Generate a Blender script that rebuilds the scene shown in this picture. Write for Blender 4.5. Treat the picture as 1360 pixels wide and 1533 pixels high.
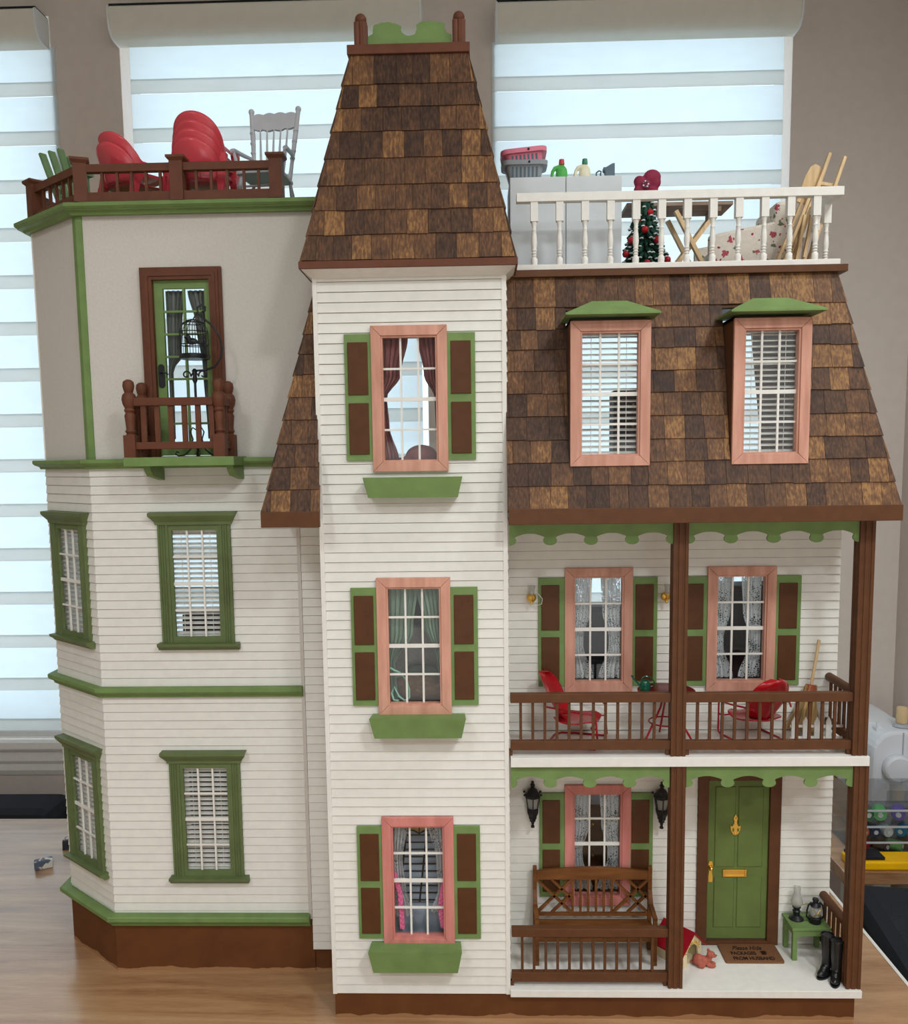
import bpy, math, random
from mathutils import Vector, Matrix

for o in list(bpy.data.objects):
    bpy.data.objects.remove(o)
SC = bpy.context.scene
COL = SC.collection
RNG = random.Random(11)

# ------------------------------------------------------------------ camera, world, lights, exposure
cam_d = bpy.data.cameras.new('camera')
cam = bpy.data.objects.new('camera', cam_d)
COL.objects.link(cam)
cam_d.sensor_fit = 'HORIZONTAL'
cam_d.sensor_width = 36.0
cam_d.lens = 35.375
cam_d.shift_x = 0.00584
cam_d.shift_y = 0.05091
cam_d.clip_start = 0.02
_r = Vector((0.99953115, 0.02744671, -0.0135705))
_u = Vector((0.01044581, 0.11094465, 0.99377169))
_f = Vector((-0.02878134, 0.99344751, -0.11060593))
_m = Matrix((_r, _u, -_f)).transposed().to_4x4()
_m.translation = Vector((0.01458, -1.15, 0.76644))
cam.matrix_world = _m
SC.camera = cam

world = bpy.data.worlds.new('daylight')
SC.world = world
world.use_nodes = True
wb = world.node_tree.nodes['Background']
wb.inputs['Color'].default_value = (0.80, 0.91, 1.0, 1)
wb.inputs['Strength'].default_value = 2.1


def area_light(name, loc, target, size, power, color):
    d = bpy.data.lights.new(name, 'AREA')
    d.shape = 'DISK'
    d.size = size
    d.energy = power
    d.color = color
    o = bpy.data.objects.new(name, d)
    COL.objects.link(o)
    o.location = loc
    o.rotation_euler = (Vector(target) - Vector(loc)).to_track_quat('-Z', 'Y').to_euler()
    return o


LAMP = (0.90, 0.965, 1.0)
for lx, ly, pw in ((0.75, -1.50, 12.5), (0.92, -0.45, 5.0), (-0.75, -1.40, 6.0), (0.30, -2.45, 12.0), (-1.1, -2.45, 6.5)):
    lo_ = area_light('ceiling_downlight', (lx, ly, 1.93), (lx, ly + 0.25, 0), 0.26, pw, LAMP)
    lo_.data.spread = math.radians(150)
# added fill light behind the camera, lifts the lower front of the house
low_fill = area_light('added_low_fill', (0.35, -3.12, 0.10), (0.25, 0.0, 0.20), 1.0, 11.0, (0.95, 1.0, 1.0))
low_fill.data.shape = 'RECTANGLE'
low_fill.data.size = 1.9
low_fill.data.size_y = 1.5

SC.view_settings.view_transform = 'Standard'
SC.view_settings.look = 'None'
SC.view_settings.exposure = 0.07
SC.view_settings.gamma = 1.0
SC.view_settings.use_curve_mapping = False


# ------------------------------------------------------------------ materials
def lin(c):
    return tuple(((x / 255) / 12.92 if x <= 10 else (((x / 255) + 0.055) / 1.055) ** 2.4) for x in c) + (1.0,)


MATS = {}


def mat(name, rgb, rough=0.5, var=0.06, scale=120.0, stretch=(1, 1, 1), metal=0.0, bump=0.0, spec=0.22, rnd=0.0, rgb2=None, detail=3.0):
    """painted / plain procedural material: base colour with a soft noise, optional fine relief"""
    m = bpy.data.materials.new(name)
    m.use_nodes = True
    nt = m.node_tree
    p = nt.nodes['Principled BSDF']
    p.inputs['Roughness'].default_value = rough
    p.inputs['Metallic'].default_value = metal
    p.inputs['Specular IOR Level'].default_value = spec
    tc = nt.nodes.new('ShaderNodeTexCoord')
    mp = nt.nodes.new('ShaderNodeMapping')
    mp.inputs['Scale'].default_value = stretch
    nt.links.new(tc.outputs['Object'], mp.inputs['Vector'])
    nz = nt.nodes.new('ShaderNodeTexNoise')
    nz.inputs['Scale'].default_value = scale
    nz.inputs['Detail'].default_value = detail
    nt.links.new(mp.outputs['Vector'], nz.inputs['Vector'])
    a = lin(rgb)
    cr = nt.nodes.new('ShaderNodeValToRGB')
    lo = tuple(max(0, x * (1 - 2 * var)) for x in a[:3]) + (1,)
    hi = lin(rgb2) if rgb2 else tuple(min(1, x * (1 + 2 * var)) for x in a[:3]) + (1,)
    cr.color_ramp.elements[0].position = 0.3
    cr.color_ramp.elements[1].position = 0.7
    cr.color_ramp.elements[0].color = lo
    cr.color_ramp.elements[1].color = hi
    nt.links.new(nz.outputs['Fac'], cr.inputs['Fac'])
    out = cr.outputs['Color']
    if rnd:
        oi = nt.nodes.new('ShaderNodeObjectInfo')
        mr = nt.nodes.new('ShaderNodeMapRange')
        mr.inputs['To Min'].default_value = 1 - rnd
        mr.inputs['To Max'].default_value = 1 + rnd
        nt.links.new(oi.outputs['Random'], mr.inputs['Value'])
        hs = nt.nodes.new('ShaderNodeHueSaturation')
        nt.links.new(mr.outputs['Result'], hs.inputs['Value'])
        nt.links.new(out, hs.inputs['Color'])
        out = hs.outputs['Color']
    nt.links.new(out, p.inputs['Base Color'])
    if bump:
        b = nt.nodes.new('ShaderNodeBump')
        b.inputs['Strength'].default_value = bump
        b.inputs['Distance'].default_value = 0.001
        nt.links.new(nz.outputs['Fac'], b.inputs['Height'])
        nt.links.new(b.outputs['Normal'], p.inputs['Normal'])
    MATS[name] = m
    return m


mat('white_paint', (236, 233, 224), 0.45, 0.015, 60, rnd=0.012, bump=0.05)
mat('white_plaster', (216, 210, 200), 0.75, 0.015, 300, bump=0.25)
mat('trim_white', (238, 234, 226), 0.4, 0.015, 90)
mat('green_paint', (119, 145, 86), 0.5, 0.05, 40, bump=0.05)
mat('dark_green_paint', (105, 122, 65), 0.5, 0.05, 40, bump=0.05)
mat('bay_green_paint', (104, 118, 76), 0.5, 0.05, 40, bump=0.05)
mat('rose_wood', (208, 128, 118), 0.5, 0.05, 90, (1, 1, 0.15), rgb2=(220, 142, 132), bump=0.08)
mat('brown_paint', (98, 62, 38), 0.5, 0.05, 60, bump=0.05)
mat('red_brown_paint', (106, 64, 45), 0.5, 0.05, 60, bump=0.05)
mat('shutter_brown', (90, 55, 30), 0.45, 0.05, 80)
mat('pink_wood', (206, 148, 126), 0.5, 0.05, 90, (1, 1, 0.15), rgb2=(222, 166, 144), rnd=0.05, bump=0.08)
mat('pine', (222, 186, 138), 0.55, 0.08, 160, (1, 1, 0.12), rgb2=(236, 206, 160), bump=0.1)
mat('bench_wood', (118, 72, 36), 0.45, 0.1, 120, (0.15, 1, 1), rgb2=(138, 88, 46))
mat('weathered_wood', (150, 130, 112), 0.65, 0.08, 140, (0.2, 1, 1))
mat('red_plastic', (216, 76, 86), 0.2, 0.02, 30, spec=0.5)
mat('red_enamel', (176, 18, 30), 0.22, 0.03, 30, spec=0.5)
mat('dark_red', (120, 22, 28), 0.3, 0.03, 30)
mat('roof_red', (158, 20, 34), 0.5, 0.05, 60)
mat('black_metal', (20, 23, 28), 0.4, 0.1, 90, spec=0.5)
mat('black_rubber', (22, 22, 24), 0.32, 0.1, 60, spec=0.5)
mat('brass', (250, 206, 104), 0.28, 0.03, 40, metal=1.0)
mat('cream', (236, 220, 178), 0.55, 0.03, 60)
mat('gold_straw', (206, 170, 70), 0.6, 0.1, 100)
mat('straw', (164, 134, 90), 0.8, 0.2, 260, (1, 1, 0.08), bump=0.3)
mat('rust_twine', (150, 76, 50), 0.85, 0.2, 500, bump=0.4)
mat('puppy_fur', (178, 98, 80), 0.8, 0.1, 260, bump=0.4)
mat('mat_coir', (128, 88, 60), 0.9, 0.1, 700, bump=0.4)
mat('mat_ink', (44, 28, 20), 0.9, 0.1, 300)
mat('curtain_mauve', (152, 96, 96), 0.85, 0.08, 200, (1, 1, 0.2))
mat('curtain_sage', (134, 156, 134), 0.85, 0.08, 200, (1, 1, 0.2))
mat('curtain_grey', (120, 126, 120), 0.85, 0.1, 200, (1, 1, 0.2))
mat('mint_rope', (150, 205, 180), 0.8, 0.05, 300)
mat('pink_braid', (240, 120, 165), 0.7, 0.05, 300)
mat('grey_fabric', (176, 168, 160), 0.9, 0.06, 300)
mat('sage_fabric', (98, 108, 94), 0.9, 0.06, 300)
mat('brown_fur', (118, 92, 72), 0.95, 0.2, 300, bump=0.3)
mat('steel_blue', (172, 184, 198), 0.5, 0.04, 60)
mat('tan_glass', (226, 186, 128), 0.3, 0.06, 60)
mat('yellow_glass', (236, 218, 150), 0.3, 0.06, 60)
mat('interior_paint', (214, 206, 196), 0.8, 0.02, 60)
mat('interior_floor', (150, 116, 84), 0.5, 0.08, 60, (0.1, 1, 1))
mat('pink_plastic', (226, 130, 150), 0.35, 0.03, 30)
mat('grey_plastic', (150, 156, 160), 0.4, 0.03, 30)
mat('green_jug', (84, 176, 84), 0.35, 0.03, 30)
mat('cream_jug', (232, 226, 196), 0.35, 0.03, 30)
mat('cap_red', (190, 80, 84), 0.4, 0.03, 30)
mat('cap_green', (70, 138, 110), 0.4, 0.03, 30)
mat('slate', (96, 112, 124), 0.45, 0.06, 60)
mat('cabinet_white', (214, 220, 222), 0.5, 0.01, 60)
mat('tree_green', (34, 70, 56), 0.7, 0.15, 300)
mat('snow', (240, 244, 246), 0.8, 0.02, 300)
mat('ornament_red', (176, 32, 44), 0.25, 0.03, 30)
mat('bow_maroon', (140, 42, 68), 0.6, 0.08, 100)
mat('rocker_grey', (198, 200, 204), 0.5, 0.02, 60)
mat('sage_chair', (120, 150, 104), 0.5, 0.05, 60)
mat('watering_green', (16, 92, 70), 0.2, 0.05, 50, spec=0.5)
mat('machine_white', (228, 230, 234), 0.35, 0.01, 20)
mat('machine_grey', (176, 180, 186), 0.4, 0.02, 20)
mat('spool_beige', (226, 196, 150), 0.7, 0.04, 300, (1, 1, 6))
mat('yellow_case', (240, 182, 12), 0.4, 0.03, 30)
mat('black_fabric', (40, 42, 46), 0.95, 0.25, 900, bump=0.5)
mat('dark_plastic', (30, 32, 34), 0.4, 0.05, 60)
mat('wall_beige', (218, 206, 196), 0.85, 0.012, 40, bump=0.12)
mat('ceiling_white', (232, 230, 226), 0.9, 0.01, 40)
mat('floor_grey', (150, 140, 130), 0.8, 0.08, 60)
mat('window_white', (228, 230, 230), 0.4, 0.01, 40)
mat('cassette', (226, 222, 208), 0.5, 0.01, 40)
for nm, c in {'thread_green': (40, 120, 64), 'thread_purple': (128, 104, 180), 'thread_pink': (236, 190, 200), 'thread_red': (196, 56, 60), 'thread_teal': (30, 130, 160), 'thread_white': (220, 222, 220), 'thread_navy': (44, 52, 84), 'thread_orange': (220, 110, 60), 'thread_lime': (120, 200, 120)}.items():
    mat(nm, c, 0.7, 0.05, 600, (1, 1, 1), bump=0.2)


def table_wood():
    m = bpy.data.materials.new('oak_table')
    m.use_nodes = True
    nt = m.node_tree
    p = nt.nodes['Principled BSDF']
    p.inputs['Roughness'].default_value = 0.34
    p.inputs['Coat Weight'].default_value = 1.0
    p.inputs['Coat Roughness'].default_value = 0.16
    tc = nt.nodes.new('ShaderNodeTexCoord')
    mp = nt.nodes.new('ShaderNodeMapping')
    mp.inputs['Scale'].default_value = (1.0, 9.0, 9.0)
    nt.links.new(tc.outputs['Object'], mp.inputs['Vector'])
    n1 = nt.nodes.new('ShaderNodeTexNoise')
    n1.inputs['Scale'].default_value = 3.2
    n1.inputs['Detail'].default_value = 6
    n1.inputs['Distortion'].default_value = 1.2
    nt.links.new(mp.outputs['Vector'], n1.inputs['Vector'])
    wv = nt.nodes.new('ShaderNodeTexNoise')
    wv.inputs['Scale'].default_value = 40
    wv.inputs['Detail'].default_value = 4
    nt.links.new(mp.outputs['Vector'], wv.inputs['Vector'])
    mx = nt.nodes.new('ShaderNodeMath')
    mx.operation = 'MULTIPLY_ADD'
    mx.inputs[1].default_value = 0.35
    nt.links.new(wv.outputs['Fac'], mx.inputs[0])
    nt.links.new(n1.outputs['Fac'], mx.inputs[2])
    cr = nt.nodes.new('ShaderNodeValToRGB')
    e = cr.color_ramp.elements
    e[0].position, e[0].color = 0.45, lin((142, 98, 62))
    e[1].position, e[1].color = 0.9, lin((196, 154, 112))
    k = e.new(0.62)
    k.color = lin((172, 128, 88))
    nt.links.new(mx.outputs[0], cr.inputs['Fac'])
    nt.links.new(cr.outputs['Color'], p.inputs['Base Color'])
    MATS['oak_table'] = m


table_wood()


def shingle_mat():
    m = bpy.data.materials.new('cedar_shingle')
    m.use_nodes = True
    nt = m.node_tree
    p = nt.nodes['Principled BSDF']
    p.inputs['Roughness'].default_value = 0.6
    p.inputs['Specular IOR Level'].default_value = 0.3
    oi = nt.nodes.new('ShaderNodeObjectInfo')
    ge = nt.nodes.new('ShaderNodeNewGeometry')
    add = nt.nodes.new('ShaderNodeMath')
    add.operation = 'ADD'
    nt.links.new(oi.outputs['Random'], add.inputs[0])
    nt.links.new(ge.outputs['Random Per Island'], add.inputs[1])
    fr = nt.nodes.new('ShaderNodeMath')
    fr.operation = 'FRACT'
    nt.links.new(add.outputs[0], fr.inputs[0])
    tc = nt.nodes.new('ShaderNodeTexCoord')
    mp = nt.nodes.new('ShaderNodeMapping')
    mp.inputs['Scale'].default_value = (1, 1, 0.05)
    cb = nt.nodes.new('ShaderNodeCombineXYZ')
    ml = nt.nodes.new('ShaderNodeMath')
    ml.operation = 'MULTIPLY'
    ml.inputs[1].default_value = 37.0
    nt.links.new(fr.outputs[0], ml.inputs[0])
    for i in range(3):
        nt.links.new(ml.outputs[0], cb.inputs[i])
    nt.links.new(cb.outputs[0], mp.inputs['Location'])
    nt.links.new(tc.outputs['Object'], mp.inputs['Vector'])
    nz = nt.nodes.new('ShaderNodeTexNoise')
    nz.inputs['Scale'].default_value = 420
    nz.inputs['Detail'].default_value = 5
    nz.inputs['Distortion'].default_value = 0.4
    nt.links.new(mp.outputs['Vector'], nz.inputs['Vector'])
    n2 = nt.nodes.new('ShaderNodeTexNoise')
    n2.inputs['Scale'].default_value = 60
    n2.inputs['Detail'].default_value = 3
    nt.links.new(tc.outputs['Object'], n2.inputs['Vector'])
    # tone = 0.5*grain + 0.42*(random-.5) + 0.25*blotch
    a1 = nt.nodes.new('ShaderNodeMath')
    a1.operation = 'MULTIPLY_ADD'
    a1.inputs[1].default_value = 0.40
    nt.links.new(fr.outputs[0], a1.inputs[0])
    gm = nt.nodes.new('ShaderNodeMath')
    gm.operation = 'MULTIPLY'
    gm.inputs[1].default_value = 0.74
    nt.links.new(nz.outputs['Fac'], gm.inputs[0])
    nt.links.new(gm.outputs[0], a1.inputs[2])
    a2 = nt.nodes.new('ShaderNodeMath')
    a2.operation = 'MULTIPLY_ADD'
    a2.inputs[1].default_value = 0.30
    nt.links.new(n2.outputs['Fac'], a2.inputs[0])
    nt.links.new(a1.outputs[0], a2.inputs[2])
    cr = nt.nodes.new('ShaderNodeValToRGB')
    e = cr.color_ramp.elements
    e[0].position, e[0].color = 0.46, lin((54, 37, 28))
    e[1].position, e[1].color = 1.0, lin((158, 116, 70))
    for pos, c in ((0.60, (76, 52, 37)), (0.73, (96, 66, 44)), (0.86, (120, 84, 53))):
        k = e.new(pos)
        k.color = lin(c)
    nt.links.new(a2.outputs[0], cr.inputs['Fac'])
    nt.links.new(cr.outputs['Color'], p.inputs['Base Color'])
    b = nt.nodes.new('ShaderNodeBump')
    b.inputs['Strength'].default_value = 0.25
    b.inputs['Distance'].default_value = 0.0006
    nt.links.new(nz.outputs['Fac'], b.inputs['Height'])
    nt.links.new(b.outputs['Normal'], p.inputs['Normal'])
    MATS['cedar_shingle'] = m


shingle_mat()


def foundation_mat():
    """brown paint with a wavy unpainted strip along the bottom edge"""
    m = mat('foundation_paint', (104, 62, 32), 0.5, 0.06, 30)
    nt = m.node_tree
    p = nt.nodes['Principled BSDF']
    old = p.inputs['Base Color'].links[0].from_socket
    tc = nt.nodes.new('ShaderNodeTexCoord')
    sp = nt.nodes.new('ShaderNodeSeparateXYZ')
    nt.links.new(tc.outputs['Object'], sp.inputs[0])
    nz = nt.nodes.new('ShaderNodeTexNoise')
    nz.inputs['Scale'].default_value = 28
    nt.links.new(tc.outputs['Object'], nz.inputs['Vector'])
    th = nt.nodes.new('ShaderNodeMath')
    th.operation = 'MULTIPLY_ADD'
    th.inputs[1].default_value = 0.014
    th.inputs[2].default_value = -0.0025
    nt.links.new(nz.outputs['Fac'], th.inputs[0])
    lt = nt.nodes.new('ShaderNodeMath')
    lt.operation = 'LESS_THAN'
    nt.links.new(sp.outputs['Z'], lt.inputs[0])
    nt.links.new(th.outputs[0], lt.inputs[1])
    mx = nt.nodes.new('ShaderNodeMix')
    mx.data_type = 'RGBA'
    nt.links.new(lt.outputs[0], mx.inputs['Factor'])
    nt.links.new(old, mx.inputs['A'])
    mx.inputs['B'].default_value = lin((160, 118, 80))
    nt.links.new(mx.outputs['Result'], p.inputs['Base Color'])


foundation_mat()


def glass_mat(name, tint, gloss, rough=0.02):
    m = bpy.data.materials.new(name)
    m.use_nodes = True
    nt = m.node_tree
    nt.nodes.remove(nt.nodes['Principled BSDF'])
    out = nt.nodes['Material Output']
    t = nt.nodes.new('ShaderNodeBsdfTransparent')
    t.inputs['Color'].default_value = tint
    g = nt.nodes.new('ShaderNodeBsdfGlossy')
    g.inputs['Roughness'].default_value = rough
    lw = nt.nodes.new('ShaderNodeLayerWeight')
    pw_ = nt.nodes.new('ShaderNodeMath')
    pw_.operation = 'POWER'
    pw_.inputs[1].default_value = 4.0
    nt.links.new(lw.outputs['Facing'], pw_.inputs[0])
    fz = nt.nodes.new('ShaderNodeMath')
    fz.operation = 'MULTIPLY_ADD'
    fz.inputs[1].default_value = gloss - 0.9
    fz.inputs[2].default_value = (gloss - 1.0) * 0.08
    nt.links.new(pw_.outputs[0], fz.inputs[0])
    mx = nt.nodes.new('ShaderNodeMixShader')
    nt.links.new(fz.outputs[0], mx.inputs[0])
    nt.links.new(t.outputs[0], mx.inputs[1])
    nt.links.new(g.outputs[0], mx.inputs[2])
    nt.links.new(mx.outputs[0], out.inputs[0])
    MATS[name] = m


glass_mat('window_glass', (0.96, 0.97, 0.97, 1), 1.3)
glass_mat('clear_acrylic', (0.86, 0.88, 0.89, 1), 1.45)
glass_mat('frosted_chimney', (0.9, 0.9, 0.88, 1), 1.25, 0.25)


def frost():
    nt = MATS['frosted_chimney'].node_tree
    out = nt.nodes['Material Output']
    old = out.inputs[0].links[0].from_socket
    d = nt.nodes.new('ShaderNodeBsdfTranslucent')
    d.inputs[0].default_value = (0.85, 0.86, 0.83, 1)
    e = nt.nodes.new('ShaderNodeBsdfDiffuse')
    e.inputs[0].default_value = (0.85, 0.86, 0.83, 1)
    a = nt.nodes.new('ShaderNodeMixShader')
    a.inputs[0].default_value = 0.4
    nt.links.new(e.outputs[0], a.inputs[1])
    nt.links.new(d.outputs[0], a.inputs[2])
    b = nt.nodes.new('ShaderNodeMixShader')
    b.inputs[0].default_value = 0.32
    nt.links.new(old, b.inputs[1])
    nt.links.new(a.outputs[0], b.inputs[2])
    nt.links.new(b.outputs[0], out.inputs[0])


frost()


def cloth_translucent(name, rgb, trans, holes=0.0, hole_scale=(300, 300, 300)):
    m = bpy.data.materials.new(name)
    m.use_nodes = True
    nt = m.node_tree
    nt.nodes.remove(nt.nodes['Principled BSDF'])
    out = nt.nodes['Material Output']
    tc = nt.nodes.new('ShaderNodeTexCoord')
    nz = nt.nodes.new('ShaderNodeTexNoise')
    nz.inputs['Scale'].default_value = 14
    nz.inputs['Detail'].default_value = 5
    mp = nt.nodes.new('ShaderNodeMapping')
    mp.inputs['Scale'].default_value = (1, 1, 3)
    nt.links.new(tc.outputs['Object'], mp.inputs[0])
    nt.links.new(mp.outputs[0], nz.inputs['Vector'])
    cr = nt.nodes.new('ShaderNodeValToRGB')
    c = lin(rgb)
    cr.color_ramp.elements[0].color = tuple(x * 0.93 for x in c[:3]) + (1,)
    cr.color_ramp.elements[1].color = c
    nt.links.new(nz.outputs['Fac'], cr.inputs[0])
    d = nt.nodes.new('ShaderNodeBsdfDiffuse')
    t = nt.nodes.new('ShaderNodeBsdfTranslucent')
    nt.links.new(cr.outputs[0], d.inputs[0])
    nt.links.new(cr.outputs[0], t.inputs[0])
    mx = nt.nodes.new('ShaderNodeMixShader')
    mx.inputs[0].default_value = trans
    nt.links.new(d.outputs[0], mx.inputs[1])
    nt.links.new(t.outputs[0], mx.inputs[2])
    last = mx.outputs[0]
    if holes:
        vo = nt.nodes.new('ShaderNodeTexVoronoi')
        vo.feature = 'DISTANCE_TO_EDGE'
        vo.inputs['Scale'].default_value = 1.0
        m2 = nt.nodes.new('ShaderNodeMapping')
        m2.inputs['Scale'].default_value = hole_scale
        nt.links.new(tc.outputs['Object'], m2.inputs[0])
        nt.links.new(m2.outputs[0], vo.inputs['Vector'])
        big = nt.nodes.new('ShaderNodeTexNoise')
        big.inputs['Scale'].default_value = 60
        nt.links.new(tc.outputs['Object'], big.inputs['Vector'])
        ad = nt.nodes.new('ShaderNodeMath')
        ad.operation = 'MULTIPLY_ADD'
        ad.inputs[1].default_value = 0.9
        nt.links.new(big.outputs['Fac'], ad.inputs[0])
        nt.links.new(vo.outputs['Distance'], ad.inputs[2])
        gt = nt.nodes.new('ShaderNodeMath')
        gt.operation = 'GREATER_THAN'
        gt.inputs[1].default_value = holes
        nt.links.new(ad.outputs[0], gt.inputs[0])
        tr = nt.nodes.new('ShaderNodeBsdfTransparent')
        m3 = nt.nodes.new('ShaderNodeMixShader')
        nt.links.new(gt.outputs[0], m3.inputs[0])
        nt.links.new(last, m3.inputs[1])
        nt.links.new(tr.outputs[0], m3.inputs[2])
        last = m3.outputs[0]
    nt.links.new(last, out.inputs[0])
    MATS[name] = m


cloth_translucent('shade_sheer', (244, 250, 252), 0.80)
cloth_translucent('shade_dense', (236, 238, 236), 0.70)
cloth_translucent('lace', (244, 246, 246), 0.40, 0.70, (330, 330, 330))


def floral_mat():
    m = mat('floral_fabric', (222, 212, 198), 0.9, 0.03, 200)
    nt = m.node_tree
    p = nt.nodes['Principled BSDF']
    old = p.inputs['Base Color'].links[0].from_socket
    tc = nt.nodes.new('ShaderNodeTexCoord')
    prev = old
    for seed, sc, r, c in ((0.0, 45, 0.30, (176, 84, 96)), (3.3, 52, 0.26, (110, 120, 96)), (7.7, 80, 0.22, (150, 60, 76))):
        mp = nt.nodes.new('ShaderNodeMapping')
        mp.inputs['Location'].default_value = (seed, seed, seed)
        nt.links.new(tc.outputs['Object'], mp.inputs[0])
        vo = nt.nodes.new('ShaderNodeTexVoronoi')
        vo.inputs['Scale'].default_value = sc
        nz = nt.nodes.new('ShaderNodeTexNoise')
        nz.inputs['Scale'].default_value = 240
        nt.links.new(tc.outputs['Object'], nz.inputs['Vector'])
        nt.links.new(mp.outputs[0], vo.inputs['Vector'])
        ad = nt.nodes.new('ShaderNodeMath')
        ad.operation = 'MULTIPLY_ADD'
        ad.inputs[1].default_value = 0.5
        nt.links.new(nz.outputs['Fac'], ad.inputs[0])
        nt.links.new(vo.outputs['Distance'], ad.inputs[2])
        lt = nt.nodes.new('ShaderNodeMath')
        lt.operation = 'LESS_THAN'
        lt.inputs[1].default_value = r + 0.17
        nt.links.new(ad.outputs[0], lt.inputs[0])
        mx = nt.nodes.new('ShaderNodeMix')
        mx.data_type = 'RGBA'
        nt.links.new(lt.outputs[0], mx.inputs['Factor'])
        nt.links.new(prev, mx.inputs['A'])
        mx.inputs['B'].default_value = lin(c)
        prev = mx.outputs['Result']
    nt.links.new(prev, p.inputs['Base Color'])


floral_mat()
mat('marbled_rubber', (226, 224, 216), 0.7, 0.02, 60)


def marbled():
    nt = MATS['marbled_rubber'].node_tree
    cr = [n for n in nt.nodes if n.type == 'VALTORGB'][0]
    cr.color_ramp.elements[0].position = 0.5
    cr.color_ramp.elements[0].color = lin((96, 104, 122))
    cr.color_ramp.elements[1].position = 0.54
    cr.color_ramp.elements[1].color = lin((228, 224, 214))


marbled()


# ------------------------------------------------------------------ mesh helpers
class MB:
    def __init__(s, M=None):
        s.v, s.f = [], []
        s.M = M

    def add(s, vs, fs):
        b = len(s.v)
        for p in vs:
            p = Vector(p)
            s.v.append(s.M @ p if s.M else p)
        for f in fs:
            s.f.append([b + i for i in f])
        return s

    def box(s, x0, x1, y0, y1, z0, z1):
        return s.add([(x0, y0, z0), (x1, y0, z0), (x1, y1, z0), (x0, y1, z0), (x0, y0, z1), (x1, y0, z1), (x1, y1, z1), (x0, y1, z1)],
                     [(3, 2, 1, 0), (4, 5, 6, 7), (0, 1, 5, 4), (1, 2, 6, 5), (2, 3, 7, 6), (3, 0, 4, 7)])

    def hexa(s, bot, top):
        return s.add(list(bot) + list(top), [(3, 2, 1, 0), (4, 5, 6, 7), (0, 1, 5, 4), (1, 2, 6, 5), (2, 3, 7, 6), (3, 0, 4, 7)])

    def bar(s, a, b, w, h, up=(0, 0, 1)):
        a, b = Vector(a), Vector(b)
        d = (b - a).normalized()
        u = Vector(up)
        if abs(d.dot(u)) > 0.98:
            u = Vector((0, 1, 0))
        sd = d.cross(u).normalized() * (w / 2)
        u2 = sd.cross(d).normalized() * (h / 2)
        return s.hexa([a - sd - u2, a + sd - u2, a + sd + u2, a - sd + u2], [b - sd - u2, b + sd - u2, b + sd + u2, b - sd + u2])

    def prism(s, poly, axis, a, b):
        n = len(poly)

        def P(p, t):
            return (p[0], t, p[1]) if axis == 'y' else ((p[0], p[1], t) if axis == 'z' else (t, p[0], p[1]))
        vs = [P(p, a) for p in poly] + [P(p, b) for p in poly]
        fs = [tuple(range(n)), tuple(range(2 * n - 1, n - 1, -1))] + [(i, i + n, (i + 1) % n + n, (i + 1) % n) for i in range(n)]
        return s.add(vs, fs)

    def tube(s, pts, r, n=8, closed=False):
        pts = [Vector(p) for p in pts]
        k = len(pts)
        rs = r if isinstance(r, (list, tuple)) else [r] * k
        vs, fs = [], []
        ref = None
        for i, p in enumerate(pts):
            if closed:
                t = pts[(i + 1) % k] - pts[i - 1]
            else:
                t = pts[min(i + 1, k - 1)] - pts[max(i - 1, 0)]
            t.normalize()
            if ref is None:
                ref = Vector((0, 0, 1)) if abs(t.z) < 0.9 else Vector((1, 0, 0))
            sd = t.cross(ref)
            if sd.length < 1e-6:
                sd = t.cross(Vector((0, 1, 0)))
            sd.normalize()
            u = sd.cross(t).normalized()
            ref = u
            for j in range(n):
                a = 2 * math.pi * j / n
                vs.append(p + (sd * math.cos(a) + u * math.sin(a)) * rs[i])
        m = k if closed else k - 1
        for i in range(m):
            for j in range(n):
                a, b = i * n + j, i * n + (j + 1) % n
                c, d = ((i + 1) % k) * n + (j + 1) % n, ((i + 1) % k) * n + j
                fs.append((a, b, c, d))
        if not closed:
            fs.append(tuple(range(n - 1, -1, -1)))
            fs.append(tuple((k - 1) * n + j for j in range(n)))
        return s.add(vs, fs)

    def lathe(s, prof, c=(0, 0, 0), n=14, sx=1.0, sy=1.0, ang=0.0):
        vs, fs = [], []
        for r, z in prof:
            for j in range(n):
                a = 2 * math.pi * j / n + ang
                vs.append((c[0] + r * sx * math.cos(a), c[1] + r * sy * math.sin(a), c[2] + z))
        for i in range(len(prof) - 1):
            for j in range(n):
                a, b = i * n + j, i * n + (j + 1) % n
                fs.append((a, b, b + n, a + n))
        fs.append(tuple(range(n - 1, -1, -1)))
        fs.append(tuple((len(prof) - 1) * n + j for j in range(n)))
        return s.add(vs, fs)

    def ball(s, c, r, n=12, m=8):
        rx, ry, rz = r if isinstance(r, (list, tuple)) else (r, r, r)
        vs = [(c[0], c[1], c[2] - rz)]
        for i in range(1, m):
            t = -math.pi / 2 + math.pi * i / m
            for j in range(n):
                a = 2 * math.pi * j / n
                vs.append((c[0] + rx * math.cos(t) * math.cos(a), c[1] + ry * math.cos(t) * math.sin(a), c[2] + rz * math.sin(t)))
        vs.append((c[0], c[1], c[2] + rz))
        fs = [(0, 1 + (j + 1) % n, 1 + j) for j in range(n)]
        for i in range(m - 2):
            for j in range(n):
                a, b = 1 + i * n + j, 1 + i * n + (j + 1) % n
                fs.append((a, b, b + n, a + n))
        L = len(vs) - 1
        o = 1 + (m - 2) * n
        fs += [(o + j, o + (j + 1) % n, L) for j in range(n)]
        return s.add(vs, fs)

    def grid(s, fn, nu, nv):
        vs = [fn(i / nu, j / nv) for j in range(nv + 1) for i in range(nu + 1)]
        fs = [(j * (nu + 1) + i, j * (nu + 1) + i + 1, (j + 1) * (nu + 1) + i + 1, (j + 1) * (nu + 1) + i) for j in range(nv) for i in range(nu)]
        return s.add(vs, fs)

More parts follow.
